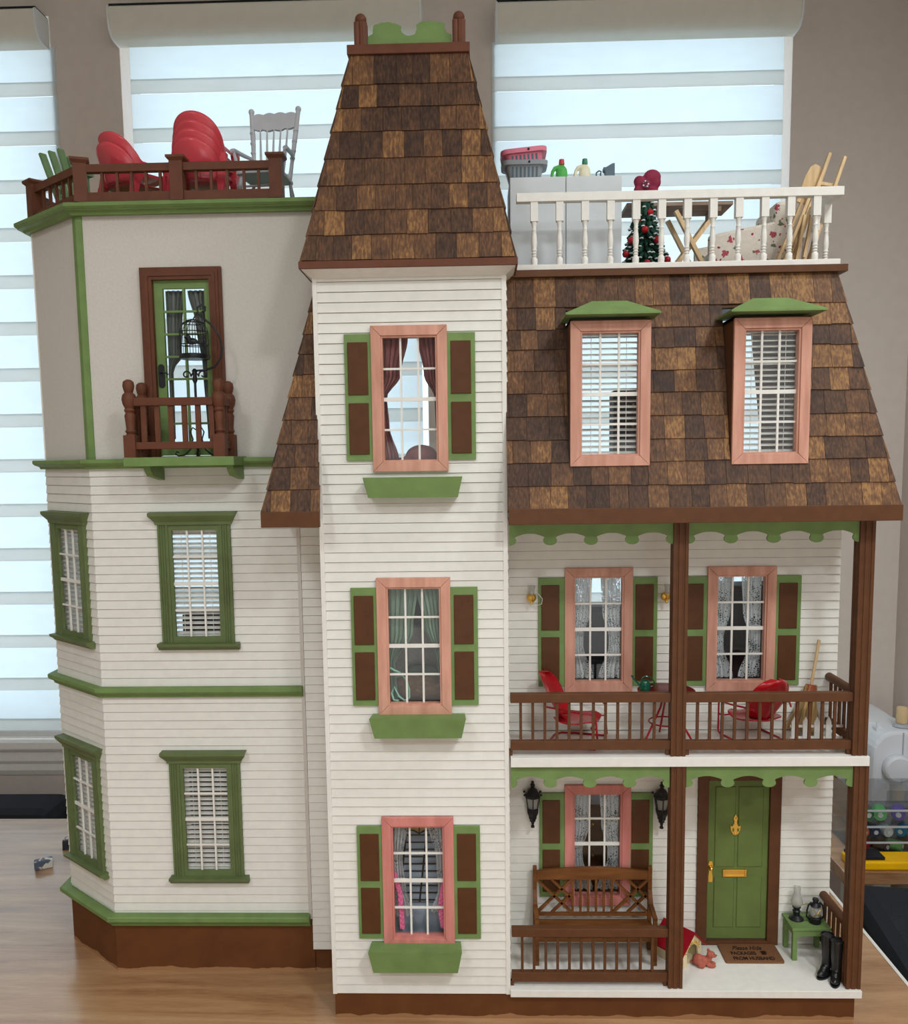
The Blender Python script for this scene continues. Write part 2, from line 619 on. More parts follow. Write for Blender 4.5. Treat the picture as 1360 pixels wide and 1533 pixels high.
    def sweep(s, path, prof):
        """prof (offset, z) closed polygon, mitred along the open 2-D path; offset goes to the left-hand side (-dy, dx)"""
        P = [Vector(p) for p in path]
        nr = []
        for i in range(len(P) - 1):
            d = (P[i + 1] - P[i]).normalized()
            nr.append(Vector((-d.y, d.x)))
        k = len(prof)
        vs, fs = [], []
        for i, p in enumerate(P):
            if i == 0:
                m = nr[0]
            elif i == len(P) - 1:
                m = nr[-1]
            else:
                m = (nr[i - 1] + nr[i]).normalized()
                m = m / max(0.3, m.dot(nr[i]))
            for o, z in prof:
                q = p + m * o
                vs.append((q.x, q.y, z))
        for i in range(len(P) - 1):
            for j in range(k):
                a, b = i * k + j, i * k + (j + 1) % k
                fs.append((a, a + k, b + k, b))
        fs.append(tuple(range(k)))
        fs.append(tuple((len(P) - 1) * k + j for j in range(k - 1, -1, -1)))
        return s.add(vs, fs)

    def cells(s, x0, x1, z0, z1, holes, y0, y1):
        xs = sorted({x0, x1} | {min(max(h[i], x0), x1) for h in holes for i in (0, 1)})
        zs = sorted({z0, z1} | {min(max(h[i], z0), z1) for h in holes for i in (2, 3)})
        for a, b in zip(xs, xs[1:]):
            run = None
            for c, d in zip(zs, zs[1:]):
                mx, mz = (a + b) / 2, (c + d) / 2
                if any(h[0] < mx < h[1] and h[2] < mz < h[3] for h in holes):
                    if run:
                        s.box(a, b, y0, y1, *run)
                    run = None
                else:
                    run = (run[0], d) if run else (c, d)
            if run:
                s.box(a, b, y0, y1, *run)
        return s

    def build(s, name, material, parent=None, smooth=0, bevel=0.0, label=None):
        me = bpy.data.meshes.new(name)
        me.from_pydata([tuple(p) for p in s.v], [], s.f)
        me.materials.append(MATS[material])
        me.validate()
        import bmesh
        bm = bmesh.new()
        bm.from_mesh(me)
        bmesh.ops.recalc_face_normals(bm, faces=bm.faces)
        bm.to_mesh(me)
        bm.free()
        if smooth:
            for p in me.polygons:
                p.use_smooth = True
            me.set_sharp_from_angle(angle=math.radians(smooth))
        o = bpy.data.objects.new(name, me)
        COL.objects.link(o)
        if parent:
            o.parent = parent
        if bevel:
            b = o.modifiers.new('bevel', 'BEVEL')
            b.width = bevel
            b.segments = 2
            b.limit_method = 'ANGLE'
        if label:
            o['label'] = label
        return o


def tag(o, label, cat, group=None):
    o['label'] = label
    o['category'] = cat
    if group:
        o['group'] = group
    return o


def thing(name, label, cat, loc=(0, 0, 0), rz=0.0, group=None, rx=0.0, ry=0.0):
    o = bpy.data.objects.new(name, None)
    o.empty_display_size = 0.01
    COL.objects.link(o)
    o.location = loc
    o.rotation_euler = (rx, ry, rz)
    return tag(o, label, cat, group)


def struct(o):
    o['kind'] = 'structure'
    return o


def stuff(o):
    o['kind'] = 'stuff'
    return o


def copy_tree(src, label, loc=None, rz=None, parent=None):
    c = src.copy()
    COL.objects.link(c)
    if parent is not None:
        c.parent = parent
    elif label:
        c['label'] = label
    if loc is not None:
        c.location = loc
    if rz is not None:
        c.rotation_euler.z = rz
    for ch in [x for x in bpy.data.objects if x.parent == src]:
        copy_tree(ch, None, parent=c)
    return c


def remesh(o, vox):
    m = o.modifiers.new('remesh', 'REMESH')
    m.mode = 'VOXEL'
    m.voxel_size = vox
    m.use_smooth_shade = True
    sm = o.modifiers.new('smooth', 'SMOOTH')
    sm.factor = 0.5
    sm.iterations = 4
    return o


def T(x=0, y=0, z=0, rz=0.0):
    return Matrix.Translation((x, y, z)) @ Matrix.Rotation(rz, 4, 'Z')


# ------------------------------------------------------------------ the room
WY = 1.0
WIN = [(-1.70, -0.951, 0.085, 1.79), (-0.790, -0.090, 0.085, 1.79), (0.074, 0.745, 0.085, 1.775)]
struct(MB().cells(-2.6, 1.12, -0.75, 1.95, WIN, WY, WY + 0.12).build('wall_back', 'wall_beige'))
struct(MB().box(1.03, 1.13, -3.2, WY, -0.75, 1.95).build('wall_right', 'wall_beige'))
struct(MB().box(-2.6, 1.13, -3.2, 1.12, -0.78, -0.75).build('floor', 'floor_grey'))
struct(MB().box(-2.6, 1.13, -3.2, 1.12, 1.95, 2.0).build('ceiling', 'ceiling_white'))
struct(MB().box(-2.6, 1.13, -3.3, -3.2, -0.75, 1.95).build('wall_front', 'wall_beige'))
struct(MB().box(-2.7, -2.6, -3.2, 1.12, -0.75, 1.95).build('wall_left', 'wall_beige'))
for i, (a, b, c, d) in enumerate(WIN):
    fr = MB()
    fr.cells(a, b, c, d, [(a + 0.005, b - 0.005, c + 0.03, d - 0.03)], WY + 0.07, WY + 0.11)
    w = struct(fr.build('window_%d' % (i + 1), 'window_white'))
    MB().box(a + 0.005, b - 0.005, WY + 0.088, WY + 0.092, c + 0.03, d - 0.03).build('pane', 'window_glass', w)
    pr = [(-0.012, 0.06), (0.03, 0.06), (0.034, 0.066), (0.034, 0.082), (-0.012, 0.084)]
    sl = MB()
    sl.prism([(WY - x, z) for x, z in pr], 'x', a - 0.04, b + 0.04)
    sl.prism([(WY - x, z) for x, z in ((0, 0.06), (0.018, 0.06), (0.018, 0.03), (0.012, 0.02), (0.012, 0.004), (0.005, -0.01), (0, -0.012))], 'x', a - 0.03, b + 0.03)
    struct(sl.build('trim_%d' % (i + 1), 'trim_white'))
struct(MB().box(-2.6, 1.03, WY - 0.014, WY, -0.75, -0.63).build('baseboard_back', 'trim_white'))

SHL = ['zebra roller shade on the window at the left edge of the photo',
       'zebra roller shade on the window behind the stacked red chairs',
       'zebra roller shade on the window right of the pointed tower roof']
for i, (a, b, c, d) in enumerate(WIN):
    t = thing('roller_shade', SHL[i], 'window shade', ((a + b) / 2, WY - 0.0135, c), group='zebra roller shades')
    h = (b - a) / 2
    zt = d - c
    cas = MB()
    cp = [(0.012, zt - 0.075), (-0.022, zt - 0.075), (-0.036, zt - 0.071), (-0.046, zt - 0.061), (-0.051, zt - 0.047), (-0.052, zt - 0.016), (-0.048, zt - 0.012), (0.012, zt - 0.011)]
    cas.prism(cp, 'x', -h + 0.004, h - 0.004)
    cs = cas.build('cassette', 'cassette', t, smooth=40)
    MB().box(-h + 0.002, h - 0.002, -0.046, 0.012, zt - 0.0105, zt - 0.006).build('shadow_gap_strip', 'dark_plastic', cs)  # shadow gap above the cassette, made as a thin dark strip
    for sx in (-1, 1):
        e = MB()
        e.prism([(y_ * 1.05 if y_ < 0 else y_, z_ + (0.001 if z_ > zt - 0.03 else -0.001)) for y_, z_ in cp], 'x', min(sx * (h - 0.004), sx * h), max(sx * (h - 0.004), sx * h))
        e.build('end_cap', 'window_white', cs)
    gl, gr = ((0.004, -0.012), (0.024, 0.014), (-0.008, 0.020))[i]
    x0, x1 = -h + gl, h - gr
    z = zt - 0.07
    k = 0
    while z > 0.03:
        hh = min(0.108, z - 0.02)
        # each pleat: a sheer upper band and a denser lower band that stands slightly proud
        MB().box(x0, x1, 0.0090, 0.0096, z - hh * 0.74, z).build('sheer_band', 'shade_sheer', t)
        MB().box(x0, x1, 0.0066, 0.0074, z - hh, z - hh * 0.74 + 0.004).build('dense_band', 'shade_dense', t)
        z -= hh
        k += 1
    MB().box(x0, x1, 0.002, 0.012, 0.004, z).build('bottom_bar', 'window_white', t, bevel=0.002)


# ------------------------------------------------------------------ tables
tb = thing('work_table', 'large pale oak work table carrying the dollhouse', 'table', (-0.45, 0.05, -0.75))
MB().box(-1.15, 1.085, -0.75, 0.645, 0.722, 0.75).build('table_top', 'oak_table', tb, bevel=0.002)
MB().box(1.0852, 1.0905, -0.75, 0.645, 0.722, 0.749).build('edge_band', 'trim_white', tb)
for x in (-1.08, 1.0):
    for y in (-0.68, 0.55):
        MB().box(x, x + 0.06, y, y + 0.06, 0, 0.722).build('leg', 'trim_white', tb)
t2 = thing('sewing_table', 'small wooden side table under the sewing machine', 'table', (0.86, 0.68, -0.75))
MB().box(-0.17, 0.165, -0.24, 0.31, 0.725, 0.75).build('table_top', 'oak_table', t2, bevel=0.002)
for x in (-0.15, 0.11):
    for y in (-0.22, 0.25):
        MB().box(x, x + 0.04, y, y + 0.04, 0, 0.725).build('leg', 'trim_white', t2)

# ------------------------------------------------------------------ the dollhouse
H = thing('dollhouse', 'tall white dollhouse with shingled roofs, green trim and two-storey porch', 'dollhouse', (0, 0, 0))
N2, F2 = Vector((-0.5345, 0.1164)), Vector((-0.642, 0.206))
BK = 0.45
CH_LEN = (N2 - F2).length
CH_ANG = math.atan2(N2.y - F2.y, N2.x - F2.x)
M_CH = Matrix.Translation((F2.x, F2.y, 0)) @ Matrix.Rotation(CH_ANG, 4, 'Z')   # local x runs far corner -> near corner, -y is outward
M_BAY = Matrix.Translation((0, 0.1164, 0))
M_MAIN = Matrix.Translation((0, 0.112, 0))
M_TOW = Matrix.Translation((0, 0, 0))
BD = 0.0032        # siding thickness

# foundations
MB().box(-0.184, 0.5245, 0.003, 0.12, 0, 0.036).build('porch_foundation', 'foundation_paint', H)
MB().prism([(-0.232, 0.1165), (-0.5345, 0.1165), (-0.642, 0.206), (-0.642, BK), (-0.232, BK)], 'z', 0, 0.082).build('bay_foundation', 'foundation_paint', H)
MB().box(-0.232, 0.53, 0.119, BK, 0, 0.035).build('main_foundation', 'foundation_paint', H)


def siding(wall, x0, x1, z0, z1, holes, M, pitch=0.0127, joined=False):
    n = max(1, round((z1 - z0) / pitch))
    p = (z1 - z0) / n
    jm = MB(M)
    for i in range(n):
        a, b = z0 + i * p, z0 + (i + 1) * p
        segs = [(x0, x1)]
        for h in holes:
            if h[3] > a and h[2] < b:
                ns = []
                for s0, s1 in segs:
                    if h[1] <= s0 or h[0] >= s1:
                        ns.append((s0, s1))
                    else:
                        if h[0] > s0:
                            ns.append((s0, h[0]))
                        if h[1] < s1:
                            ns.append((h[1], s1))
                segs = ns
        if not segs:
            continue
        j = RNG.uniform(-0.0002, 0.0002)
        for s0, s1 in segs:
            m = jm if joined else MB(M)
            m.prism([(BD, a + 0.0007), (0.0 + j, a + 0.0007), (0.0 + j, a + 0.0014), (0.0014, b), (BD, b)], 'x', s0, s1)
            if not joined:
                m.build('clapboard', 'white_paint', wall)
    if joined:
        stuff(jm.build('clapboard_courses', 'white_paint', wall))


def wall(name, x0, x1, z0, z1, holes, M, material='interior_paint', depth=0.006, parent=H):
    return MB(M).cells(x0, x1, z0, z1, holes, BD, BD + depth).build(name, material, parent)


# ---- tower
TL, TR, TT = -0.1855, 0.0571, 1.002
TZ = [(0.751, 0.9344), (0.4313, 0.6141), (0.1067, 0.291)]
WL, WR = -0.1138, -0.0171
th = [(WL + 0.011, WR - 0.011, a + 0.0135, b - 0.0135) for a, b in TZ]
tw = wall('tower_front_wall', TL + 0.001, TR - 0.001, 0.037, TT, th, M_TOW)
siding(tw, TL + 0.004, TR - 0.004, 0.037, TT, th, M_TOW)
for sx, x in ((-1, TL), (1, TR)):
    sw = MB().box(min(x, x - sx * 0.005), max(x, x - sx * 0.005), 0.009, 0.118, 0.037, TT).build('tower_side_wall', 'trim_white', H)
    MB().box(min(x + sx * 0.0006, x - sx * 0.005), max(x + sx * 0.0006, x - sx * 0.005), -0.0006, 0.0092, 0.037, TT).build('corner_board', 'trim_white', H)
    Ms = Matrix.Translation((x + sx * 0.0022, 0.064, 0)) @ Matrix.Rotation(sx * math.pi / 2, 4, 'Z')
    siding(sw, -0.054, 0.048, 0.038, TT, [], Ms, joined=True)
    MB().box(min(x, x - sx * 0.005), max(x, x - sx * 0.005), 0.118, 0.22, 0.70, TT).build('tower_upper_side', 'white_plaster', H)
for z in (0.038, 0.362, 0.69, 0.994):
    MB().box(TL + 0.005, TR - 0.005, 0.0095, 0.119, z, z + 0.006).build('tower_floor', 'interior_floor', H)


def window_core(w, x0, x1, z0, z1, M, y, cols=3, rows=4, bar=0.0013):
    for i in range(1, cols):
        x = x0 + (x1 - x0) * i / cols
        MB(M).box(x - bar, x + bar, y - 0.0012, y + 0.0012, z0, z1).build('muntin', 'trim_white', w)
    for j in range(1, rows):
        z = z0 + (z1 - z0) * j / rows
        k = bar * (1.9 if j * 2 == rows else 1)
        MB(M).box(x0, x1, y - 0.0015, y + 0.001, z - k, z + k).build('muntin', 'trim_white', w)
    MB(M).box(x0, x1, y + 0.0013, y + 0.0022, z0, z1).build('pane', 'window_glass', w)


def pink_window(name, x0, x1, z0, z1, M, y=0.0, lab=None, wood='pink_wood'):
    b = 0.0128
    g = 0.00012
    f = MB(M)
    for q in (((x0, z0), (x1, z0), (x1 - b, z0 + b), (x0 + b, z0 + b)), ((x1, z0), (x1, z1), (x1 - b, z1 - b), (x1 - b, z0 + b)),
              ((x1, z1), (x0, z1), (x0 + b, z1 - b), (x1 - b, z1 - b)), ((x0, z1), (x0, z0), (x0 + b, z0 + b), (x0 + b, z1 - b))):
        cx, cz = sum(p[0] for p in q) / 4, sum(p[1] for p in q) / 4
        q = [(p[0] + math.copysign(g, cx - p[0]), p[1] + math.copysign(g, cz - p[1])) for p in q]
        f.prism(q, 'y', y - 0.0055, y + 0.0)
    w = f.build(name, wood, H, bevel=0.0005, label=lab)
    i = b - 0.0001
    s = MB(M)
    s.cells(x0 + i, x1 - i, z0 + i, z1 - i, [(x0 + b + 0.0022, x1 - b - 0.0022, z0 + b + 0.0022, z1 - b - 0.0022)], y - 0.003, y + 0.009)
    s.build('inner_frame', wood, w)
    o = b + 0.0022
    window_core(w, x0 + o, x1 - o, z0 + o, z1 - o, M, y + 0.004)
    return w


for k, (a, b) in enumerate(TZ):
    pink_window('tower_window', WL, WR, a, b, M_TOW, wood=('pink_wood', 'pink_wood', 'rose_wood')[k])


def shutter(x0, x1, z0, z1, M, hide_left, y=0.0):
    """hide_left: the frame overlaps the right-hand side (True) or the left-hand side (False)"""
    s = MB(M).box(x0, x1, y - 0.0034, y - 0.0002, z0, z1).build('shutter', 'green_paint', H, bevel=0.0004)
    w = x1 - x0
    a, b = (x0 + 0.0042, x0 + 0.0042 + 0.0255) if hide_left else (x1 - 0.0055 - 0.0255, x1 - 0.0055)
    hgt = z1 - z0
    for f0, f1 in ((0.05, 0.458), (0.522, 0.935)):
        MB(M).box(a, b, y - 0.0052, y - 0.003, z0 + f0 * hgt, z0 + f1 * hgt).build('shutter_panel', 'shutter_brown', s, bevel=0.0006)
    return s


for a, b in ((0.7655, 0.9245), (0.444, 0.601), (0.119, 0.278)):
    shutter(-0.1475, -0.1128, a, b, M_TOW, True)
    shutter(-0.0182, 0.0182, a, b, M_TOW, False)
for z0, z1, cx in ((0.7187, 0.7445, -0.0621), (0.4060, 0.4335, -0.0611), (0.0826, 0.1145, -0.0700)):
    f = MB()
    hw = 0.0627
    # planter block: sloped front, flared ends
    f.hexa([(cx - hw + 0.006, -0.025, z0), (cx + hw - 0.006, -0.025, z0), (cx + hw - 0.006, -0.0002, z0), (cx - hw + 0.006, -0.0002, z0)],
           [(cx - hw, -0.030, z1), (cx + hw, -0.030, z1), (cx + hw - 0.002, -0.0002, z1 - 0.0012), (cx - hw + 0.002, -0.0002, z1 - 0.0012)])
    f.build('flower_box', 'green_paint', H)


# ---- shingled roofs
def shingles(parent, O, U, V, n, uL, uR, bounds, skip=lambda a, b, t0, t1: [(a, b)], w=0.0252, name='shingle', joined=False, seed=1):
    """O + u*U + t*V; t 0 at the eave .. 1 at the top; uL(t), uR(t) hip lines; bounds: list of t values of the butt lines"""
    rr = random.Random(seed)
    jm = MB()
    n = Vector(n)
    O, U, V = Vector(O), Vector(U), Vector(V)
    for r in range(len(bounds) - 1):
        t0, t1 = bounds[r], bounds[r + 1]
        last = r == len(bounds) - 2
        tt = t1 + (0.0 if last else (t1 - t0) * 0.18)
        u = uL(t0) - rr.uniform(0.0, 1.0) * w
        tilt = rr.uniform(-0.012, 0.012)
        mid = (uL(t0) + uR(t0)) / 2
        while u < uR(t0):
            ww = w * rr.uniform(0.82, 1.12)
            u2 = u + ww
            for a, b in skip(u, u2, t0, t1):
                dt = rr.uniform(-0.002, 0.002) + tilt * (u - mid) * 1.0
                ba, bb = max(a, uL(t0)), min(b, uR(t0))
                ta, tb2 = max(a, uL(tt)), min(b, uR(tt))
                if bb - ba < 0.002:
                    continue
                if tb2 - ta < 0.0005:
                    ta = tb2 = min(max((a + b) / 2, uL(tt)), uR(tt))
                    tb2 += 0.0005
                gap = 0.0002
                lo, hi, th_ = 0.0030 + rr.uniform(0, 0.0006), 0.0013, 0.0014

                def P(uu, t, off):
                    return O + U * uu + V * t + n * off
                bot = [P(ba + gap, t0 + dt, lo - th_ - 0.001), P(bb - gap, t0 + dt, lo - th_ - 0.001), P(bb - gap, t0 + dt, lo), P(ba + gap, t0 + dt, lo)]
                top = [P(ta + gap, tt, 0.0), P(tb2 - gap, tt, 0.0), P(tb2 - gap, tt, hi), P(ta + gap, tt, hi)]
                m = jm if joined else MB()
                m.hexa(bot, top)
                if not joined:
                    m.build(name, 'cedar_shingle', parent)
            u = u2
    if joined:
        stuff(jm.build('shingle_courses', 'cedar_shingle', parent))


# tower roof
ez, tz = 1.0108, 1.2725
e0x, e1x, e0y, e1y = -0.1945, 0.0680, -0.0195, 0.250
t0x, t1x, t0y, t1y = -0.1350, 0.0125, 0.0350, 0.190
core = MB()
core.hexa([(e0x, e0y, ez), (e1x, e0y, ez), (e1x, e1y, ez), (e0x, e1y, ez)], [(t0x, t0y, tz), (t1x, t0y, tz), (t1x, t1y, tz), (t0x, t1y, tz)])
tr_ = core.build('tower_roof', 'brown_paint', H)
bnd = [0, 0.120, 0.238, 0.360, 0.490, 0.620, 0.738, 0.852, 1.0]


def lerp(a, b):
    return lambda t: a + (b - a) * t


def nrm(v):
    return Vector(v).normalized()


shingles(tr_, (0, e0y, ez), (1, 0, 0), (0, t0y - e0y, tz - ez), nrm((0, -(tz - ez), (t0y - e0y))), lerp(e0x, t0x), lerp(e1x, t1x), bnd, w=0.0255, seed=3)
shingles(tr_, (e0x, 0, ez), (0, 1, 0), (t0x - e0x, 0, tz - ez), nrm((-(tz - ez), 0, (t0x - e0x))), lerp(e0y, t0y), lerp(e1y, t1y), bnd, joined=True, seed=5)
shingles(tr_, (e1x, 0, ez), (0, 1, 0), (t1x - e1x, 0, tz - ez), nrm(((tz - ez), 0, (e1x - t1x))), lerp(e0y, t0y), lerp(e1y, t1y), bnd, joined=True, seed=6)
fe = MB()
fe.box(-0.1985, 0.0715, -0.0235, 0.2545, 1.0015, 1.0105)
fe.build('tower_eave_board', 'red_brown_paint', H, bevel=0.0006)
so = MB()
so.hexa([(TL - 0.0005, -0.001, 0.994), (TR + 0.0005, -0.001, 0.994), (TR + 0.0005, 0.225, 0.994), (TL - 0.0005, 0.225, 0.994)],
        [(-0.196, -0.021, 1.0014), (0.069, -0.021, 1.0014), (0.069, 0.25, 1.0014), (-0.196, 0.25, 1.0014)])
so.build('tower_soffit', 'trim_white', H)
cap = MB().box(-0.1390, 0.0155, 0.0300, 0.195, 1.2728, 1.2845).build('roof_cap', 'red_brown_paint', H, bevel=0.0008)
for px in (-0.1222, 0.0020):
    for py in (0.0445, 0.180):
        f = MB()
        prof = []
        for q in range(28):
            a = 2 * math.pi * q / 28
            rr = 0.0083 if q % 4 else 0.0072
            k = 1 / max(abs(math.cos(a)), abs(math.sin(a)))
            k = min(k, 1.25)
            prof.append((px + rr * k * math.cos(a), py + rr * k * math.sin(a)))
        f.prism(prof, 'z', 1.2846, 1.3145)
        po = f.build('finial_post', 'red_brown_paint', cap)
        MB().ball((px, py, 1.3195), 0.0075).build('finial_ball', 'red_brown_paint', cap, smooth=60)
crest = [(-0.1150, 1.2846), (-0.1136, 1.2988), (-0.1073, 1.3020), (-0.1064, 1.3107), (-0.1051, 1.3129), (-0.0958, 1.3152), (-0.0877, 1.3159), (-0.0784, 1.3139), (-0.0708, 1.3102), (-0.0716, 1.3065), (-0.0694, 1.3021), (-0.0655, 1.2995), (-0.0613, 1.2986), (-0.0570, 1.2995), (-0.0531, 1.3012), (-0.0514, 1.3071), (-0.0518, 1.3115), (-0.0459, 1.3152), (-0.0343, 1.3160), (-0.0240, 1.3147), (-0.0159, 1.3123), (-0.0164, 1.3073), (-0.0137, 1.3017), (-0.0075, 1.2990), (-0.0070, 1.2846)]
MB().prism(crest, 'y', 0.043, 0.0465).build('cresting', 'green_paint', cap)

# main mansard
mz0, mz1 = 0.7015, 0.9985
my0, my1 = -0.0300, 0.0480
mL0, mR0, mL1, mR1 = -0.2520, 0.5420, -0.1880, 0.4860
DORM = [(0.1355, 0.2360), (0.3365, 0.4325)]
DZ0, DZ1 = 0.7547, 0.9335


def dt_(z):
    return (z - mz0) / (mz1 - mz0)


fs = MB()
V = Vector((0, my1 - my0, mz1 - mz0))
nv = nrm((0, -(mz1 - mz0), my1 - my0))


def slope_panel(a0, a1, b0, b1, t0, t1):
    """quad of the front slope between u a0..a1 at t0 and b0..b1 at t1"""
    def P(u, t, off):
        return Vector((u, my0, mz0)) + V * t + nv * off
    fs.hexa([P(a0, t0, 0), P(a1, t0, 0), P(a1, t0, -0.005), P(a0, t0, -0.005)], [P(b0, t1, 0), P(b1, t1, 0), P(b1, t1, -0.005), P(b0, t1, -0.005)])


d0, d1 = dt_(DZ0), dt_(0.955)
fL, fR = lerp(mL0, mL1), lerp(mR0, mR1)
slope_panel(mL0, TL + 0.0055, fL(0.385), TL, 0, 0.385)
slope_panel(fL(0.385), TL, mL1, TL, 0.385, 1)
slope_panel(TR, mR0, TR, fR(d0), 0, d0)
slope_panel(TR, fR(d1), TR, mR1, d1, 1)
slope_panel(TR, DORM[0][0], TR, DORM[0][0], d0, d1)
slope_panel(DORM[0][1], DORM[1][0], DORM[0][1], DORM[1][0], d0, d1)
slope_panel(DORM[1][1], fR(d0), DORM[1][1], fR(d1), d0, d1)
mr = fs.build('main_roof', 'brown_paint', H)
my0b, my1b = BK + 0.02, BK - 0.05
for sx, x0, x1 in ((1, mR0, mR1), (-1, mL0, mL1)):
    MB().hexa([(x0, my0, mz0), (x0, my0b, mz0), (x0 - sx * 0.005, my0b, mz0), (x0 - sx * 0.005, my0 + 0.004, mz0)],
              [(x1, my1, mz1), (x1, my1b, mz1), (x1 - sx * 0.005, my1b, mz1), (x1 - sx * 0.005, my1 + 0.004, mz1)]).build('roof_side', 'brown_paint', mr)


def skip_main(a, b, t0, t1):
    zc0, zc1 = mz0 + t0 * (mz1 - mz0), mz0 + t1 * (mz1 - mz0)
    segs = [(a, b)]
    for l, r in [(TL + 0.001 + 0.006 * max(0.0, 1 - (t0 + 0.05) / 0.385), TR - 0.0005)]:
        segs = [q for s0, s1 in segs for q in ((s0, min(s1, l)), (max(s0, r), s1)) if q[1] - q[0] > 0.001]
    if zc1 > DZ0 + 0.008 and zc0 < 0.948:
        for l, r in DORM:
            segs = [q for s0, s1 in segs for q in ((s0, min(s1, l - 0.0005)), (max(s0, r + 0.0005), s1)) if q[1] - q[0] > 0.001]
    return segs


mb_ = [0, 0.097, 0.194, 0.290, 0.390, 0.488, 0.585, 0.680, 0.768, 0.866, 1.0]
shingles(mr, (0, my0, mz0), (1, 0, 0), V, nv, fL, fR, mb_, skip=skip_main, w=0.0258, seed=9)
shingles(mr, (mR0, 0, mz0), (0, 1, 0), (mR1 - mR0, 0, mz1 - mz0), nrm((mz1 - mz0, 0, mR0 - mR1)), lerp(my0, my1), lerp(my0b, my1b), mb_, joined=True, seed=12)
shingles(mr, (mL0, 0, mz0), (0, 1, 0), (mL1 - mL0, 0, mz1 - mz0), nrm((-(mz1 - mz0), 0, mL1 - mL0)), lerp(my0, my1), lerp(my0b, my1b), mb_, joined=True, seed=13)
f = MB()
f.box(TR + 0.0008, mR0 + 0.002, my0 - 0.005, my0 + 0.001, 0.6832, 0.7030)
f.box(mR0 - 0.004, mR0 + 0.002, my0 + 0.001, my0b, 0.6832, 0.7030)
f.build('eave_board', 'brown_paint', H, bevel=0.0006)
f = MB()
f.box(mL0 - 0.002, TL + 0.0060, my0 - 0.005, my0 + 0.001, 0.6832, 0.7030)
f.box(mL0 - 0.002, mL0 + 0.004, my0 + 0.001, my0b, 0.6832, 0.7030)
f.build('eave_board', 'brown_paint', H, bevel=0.0006)
MB().box(TR + 0.0025, mR0 - 0.004, my0 + 0.001, 0.114, 0.6842, 0.6892).build('porch_ceiling', 'trim_white', H)
MB().box(mL0 + 0.004, TL - 0.0025, my0 + 0.001, 0.114, 0.6842, 0.6892).build('porch_ceiling', 'trim_white', H)
MB().box(TR + 0.002, 0.4970, my1 - 0.008, my1b + 0.008, 0.9988, 1.0078).build('roof_deck_edge', 'brown_paint', H, bevel=0.0005)
MB().box(mL1, TR, my1 + 0.07, my1b, 0.9988, 1.005).build('roof_deck', 'brown_paint', H)

# dormers
for l, r in DORM:
    dm = MB()
    yf = -0.0145
    for x in (l + 0.0006, r - 0.0036):
        dm.hexa([(x, yf, DZ0), (x + 0.003, yf, DZ0), (x + 0.003, my0 + (my1 - my0) * dt_(DZ0) + 0.014, DZ0), (x, my0 + (my1 - my0) * dt_(DZ0) + 0.014, DZ0)],
                [(x, yf, DZ1 + 0.002), (x + 0.003, yf, DZ1 + 0.002), (x + 0.003, my0 + (my1 - my0) * dt_(DZ1) + 0.014, DZ1 + 0.002), (x, my0 + (my1 - my0) * dt_(DZ1) + 0.014, DZ1 + 0.002)])
    dm.box(l + 0.0006, r - 0.0006, yf, my0 + (my1 - my0) * dt_(DZ1) + 0.004, DZ1 - 0.002, DZ1 + 0.002)
    dm.box(l + 0.0006, r - 0.0006, yf, my0 + (my1 - my0) * dt_(DZ0) + 0.004, DZ0 - 0.001, DZ0 + 0.002)
    dm.build('dormer_box', 'brown_paint', H)
    pink_window('dormer_window', l + 0.0005, r - 0.0005, DZ0, DZ1, T(0, -0.0147, 0))
    cx = (l + r) / 2
    hd = MB()
    hw = 0.0575
    zb, zt2 = DZ1 + 0.0045, DZ1 + 0.0255
    hd.hexa([(cx - hw, -0.041, zb), (cx + hw, -0.041, zb), (cx + hw, 0.036, zb), (cx - hw, 0.036, zb)],
            [(cx - hw, -0.041, zb + 0.0022), (cx + hw, -0.041, zb + 0.0022), (cx + hw, 0.030, zb + 0.0022), (cx - hw, 0.030, zb + 0.0022)])
    hd.hexa([(cx - hw, -0.041, zb + 0.0022), (cx + hw, -0.041, zb + 0.0022), (cx + hw, 0.028, zb + 0.0022), (cx - hw, 0.028, zb + 0.0022)],
            [(cx - 0.0215, -0.006, zt2), (cx + 0.0215, -0.006, zt2), (cx + 0.0215, 0.036, zt2), (cx - 0.0215, 0.036, zt2)])
    hd.build('dormer_hood', 'green_paint', H)

# ---- main front wall (porch)
MR = 0.5303
WA, WB_, DOOR = (0.1423, 0.2388, 0.4313, 0.6107), (0.3436, 0.4401, 0.4313, 0.6107), (0.3360, 0.4560)
LW = (0.1423, 0.2388, 0.1085, 0.2925)


def hole(w):
    return (w[0] + 0.011, w[1] - 0.011, w[2] + 0.0135, w[3] - 0.0135)


hu = [hole(WA), hole(WB_)]
ru = wall('upper_porch_wall', TR, MR, 0.373, 0.6842, hu, M_MAIN)
siding(ru, TR + 0.003, MR, 0.373, 0.6842, hu, M_MAIN)
hl = [hole(LW), (DOOR[0] + 0.006, DOOR[1] - 0.006, 0.0466, 0.302)]
rl = wall('lower_porch_wall', TR, MR, 0.0466, 0.359, hl, M_MAIN)
siding(rl, TR + 0.003, MR, 0.0466, 0.359, hl, M_MAIN)
ls = wall('left_front_wall', -0.2335, TL, 0.036, 0.6842, [], M_MAIN)
siding(ls, -0.2335, TL - 0.003, 0.036, 0.6842, [], M_MAIN)
MB().box(MR - 0.005, MR, 0.1212, BK, 0.036, 0.6842).build('right_side_wall', 'white_paint', H)
MB().box(-0.2395, -0.2345, 0.1152, BK, 0.083, 0.6842).build('inner_wall', 'interior_paint', H)
MB().box(-0.2335, MR - 0.005, 0.1214, BK, 0.362, 0.368).build('main_floor', 'interior_floor', H)
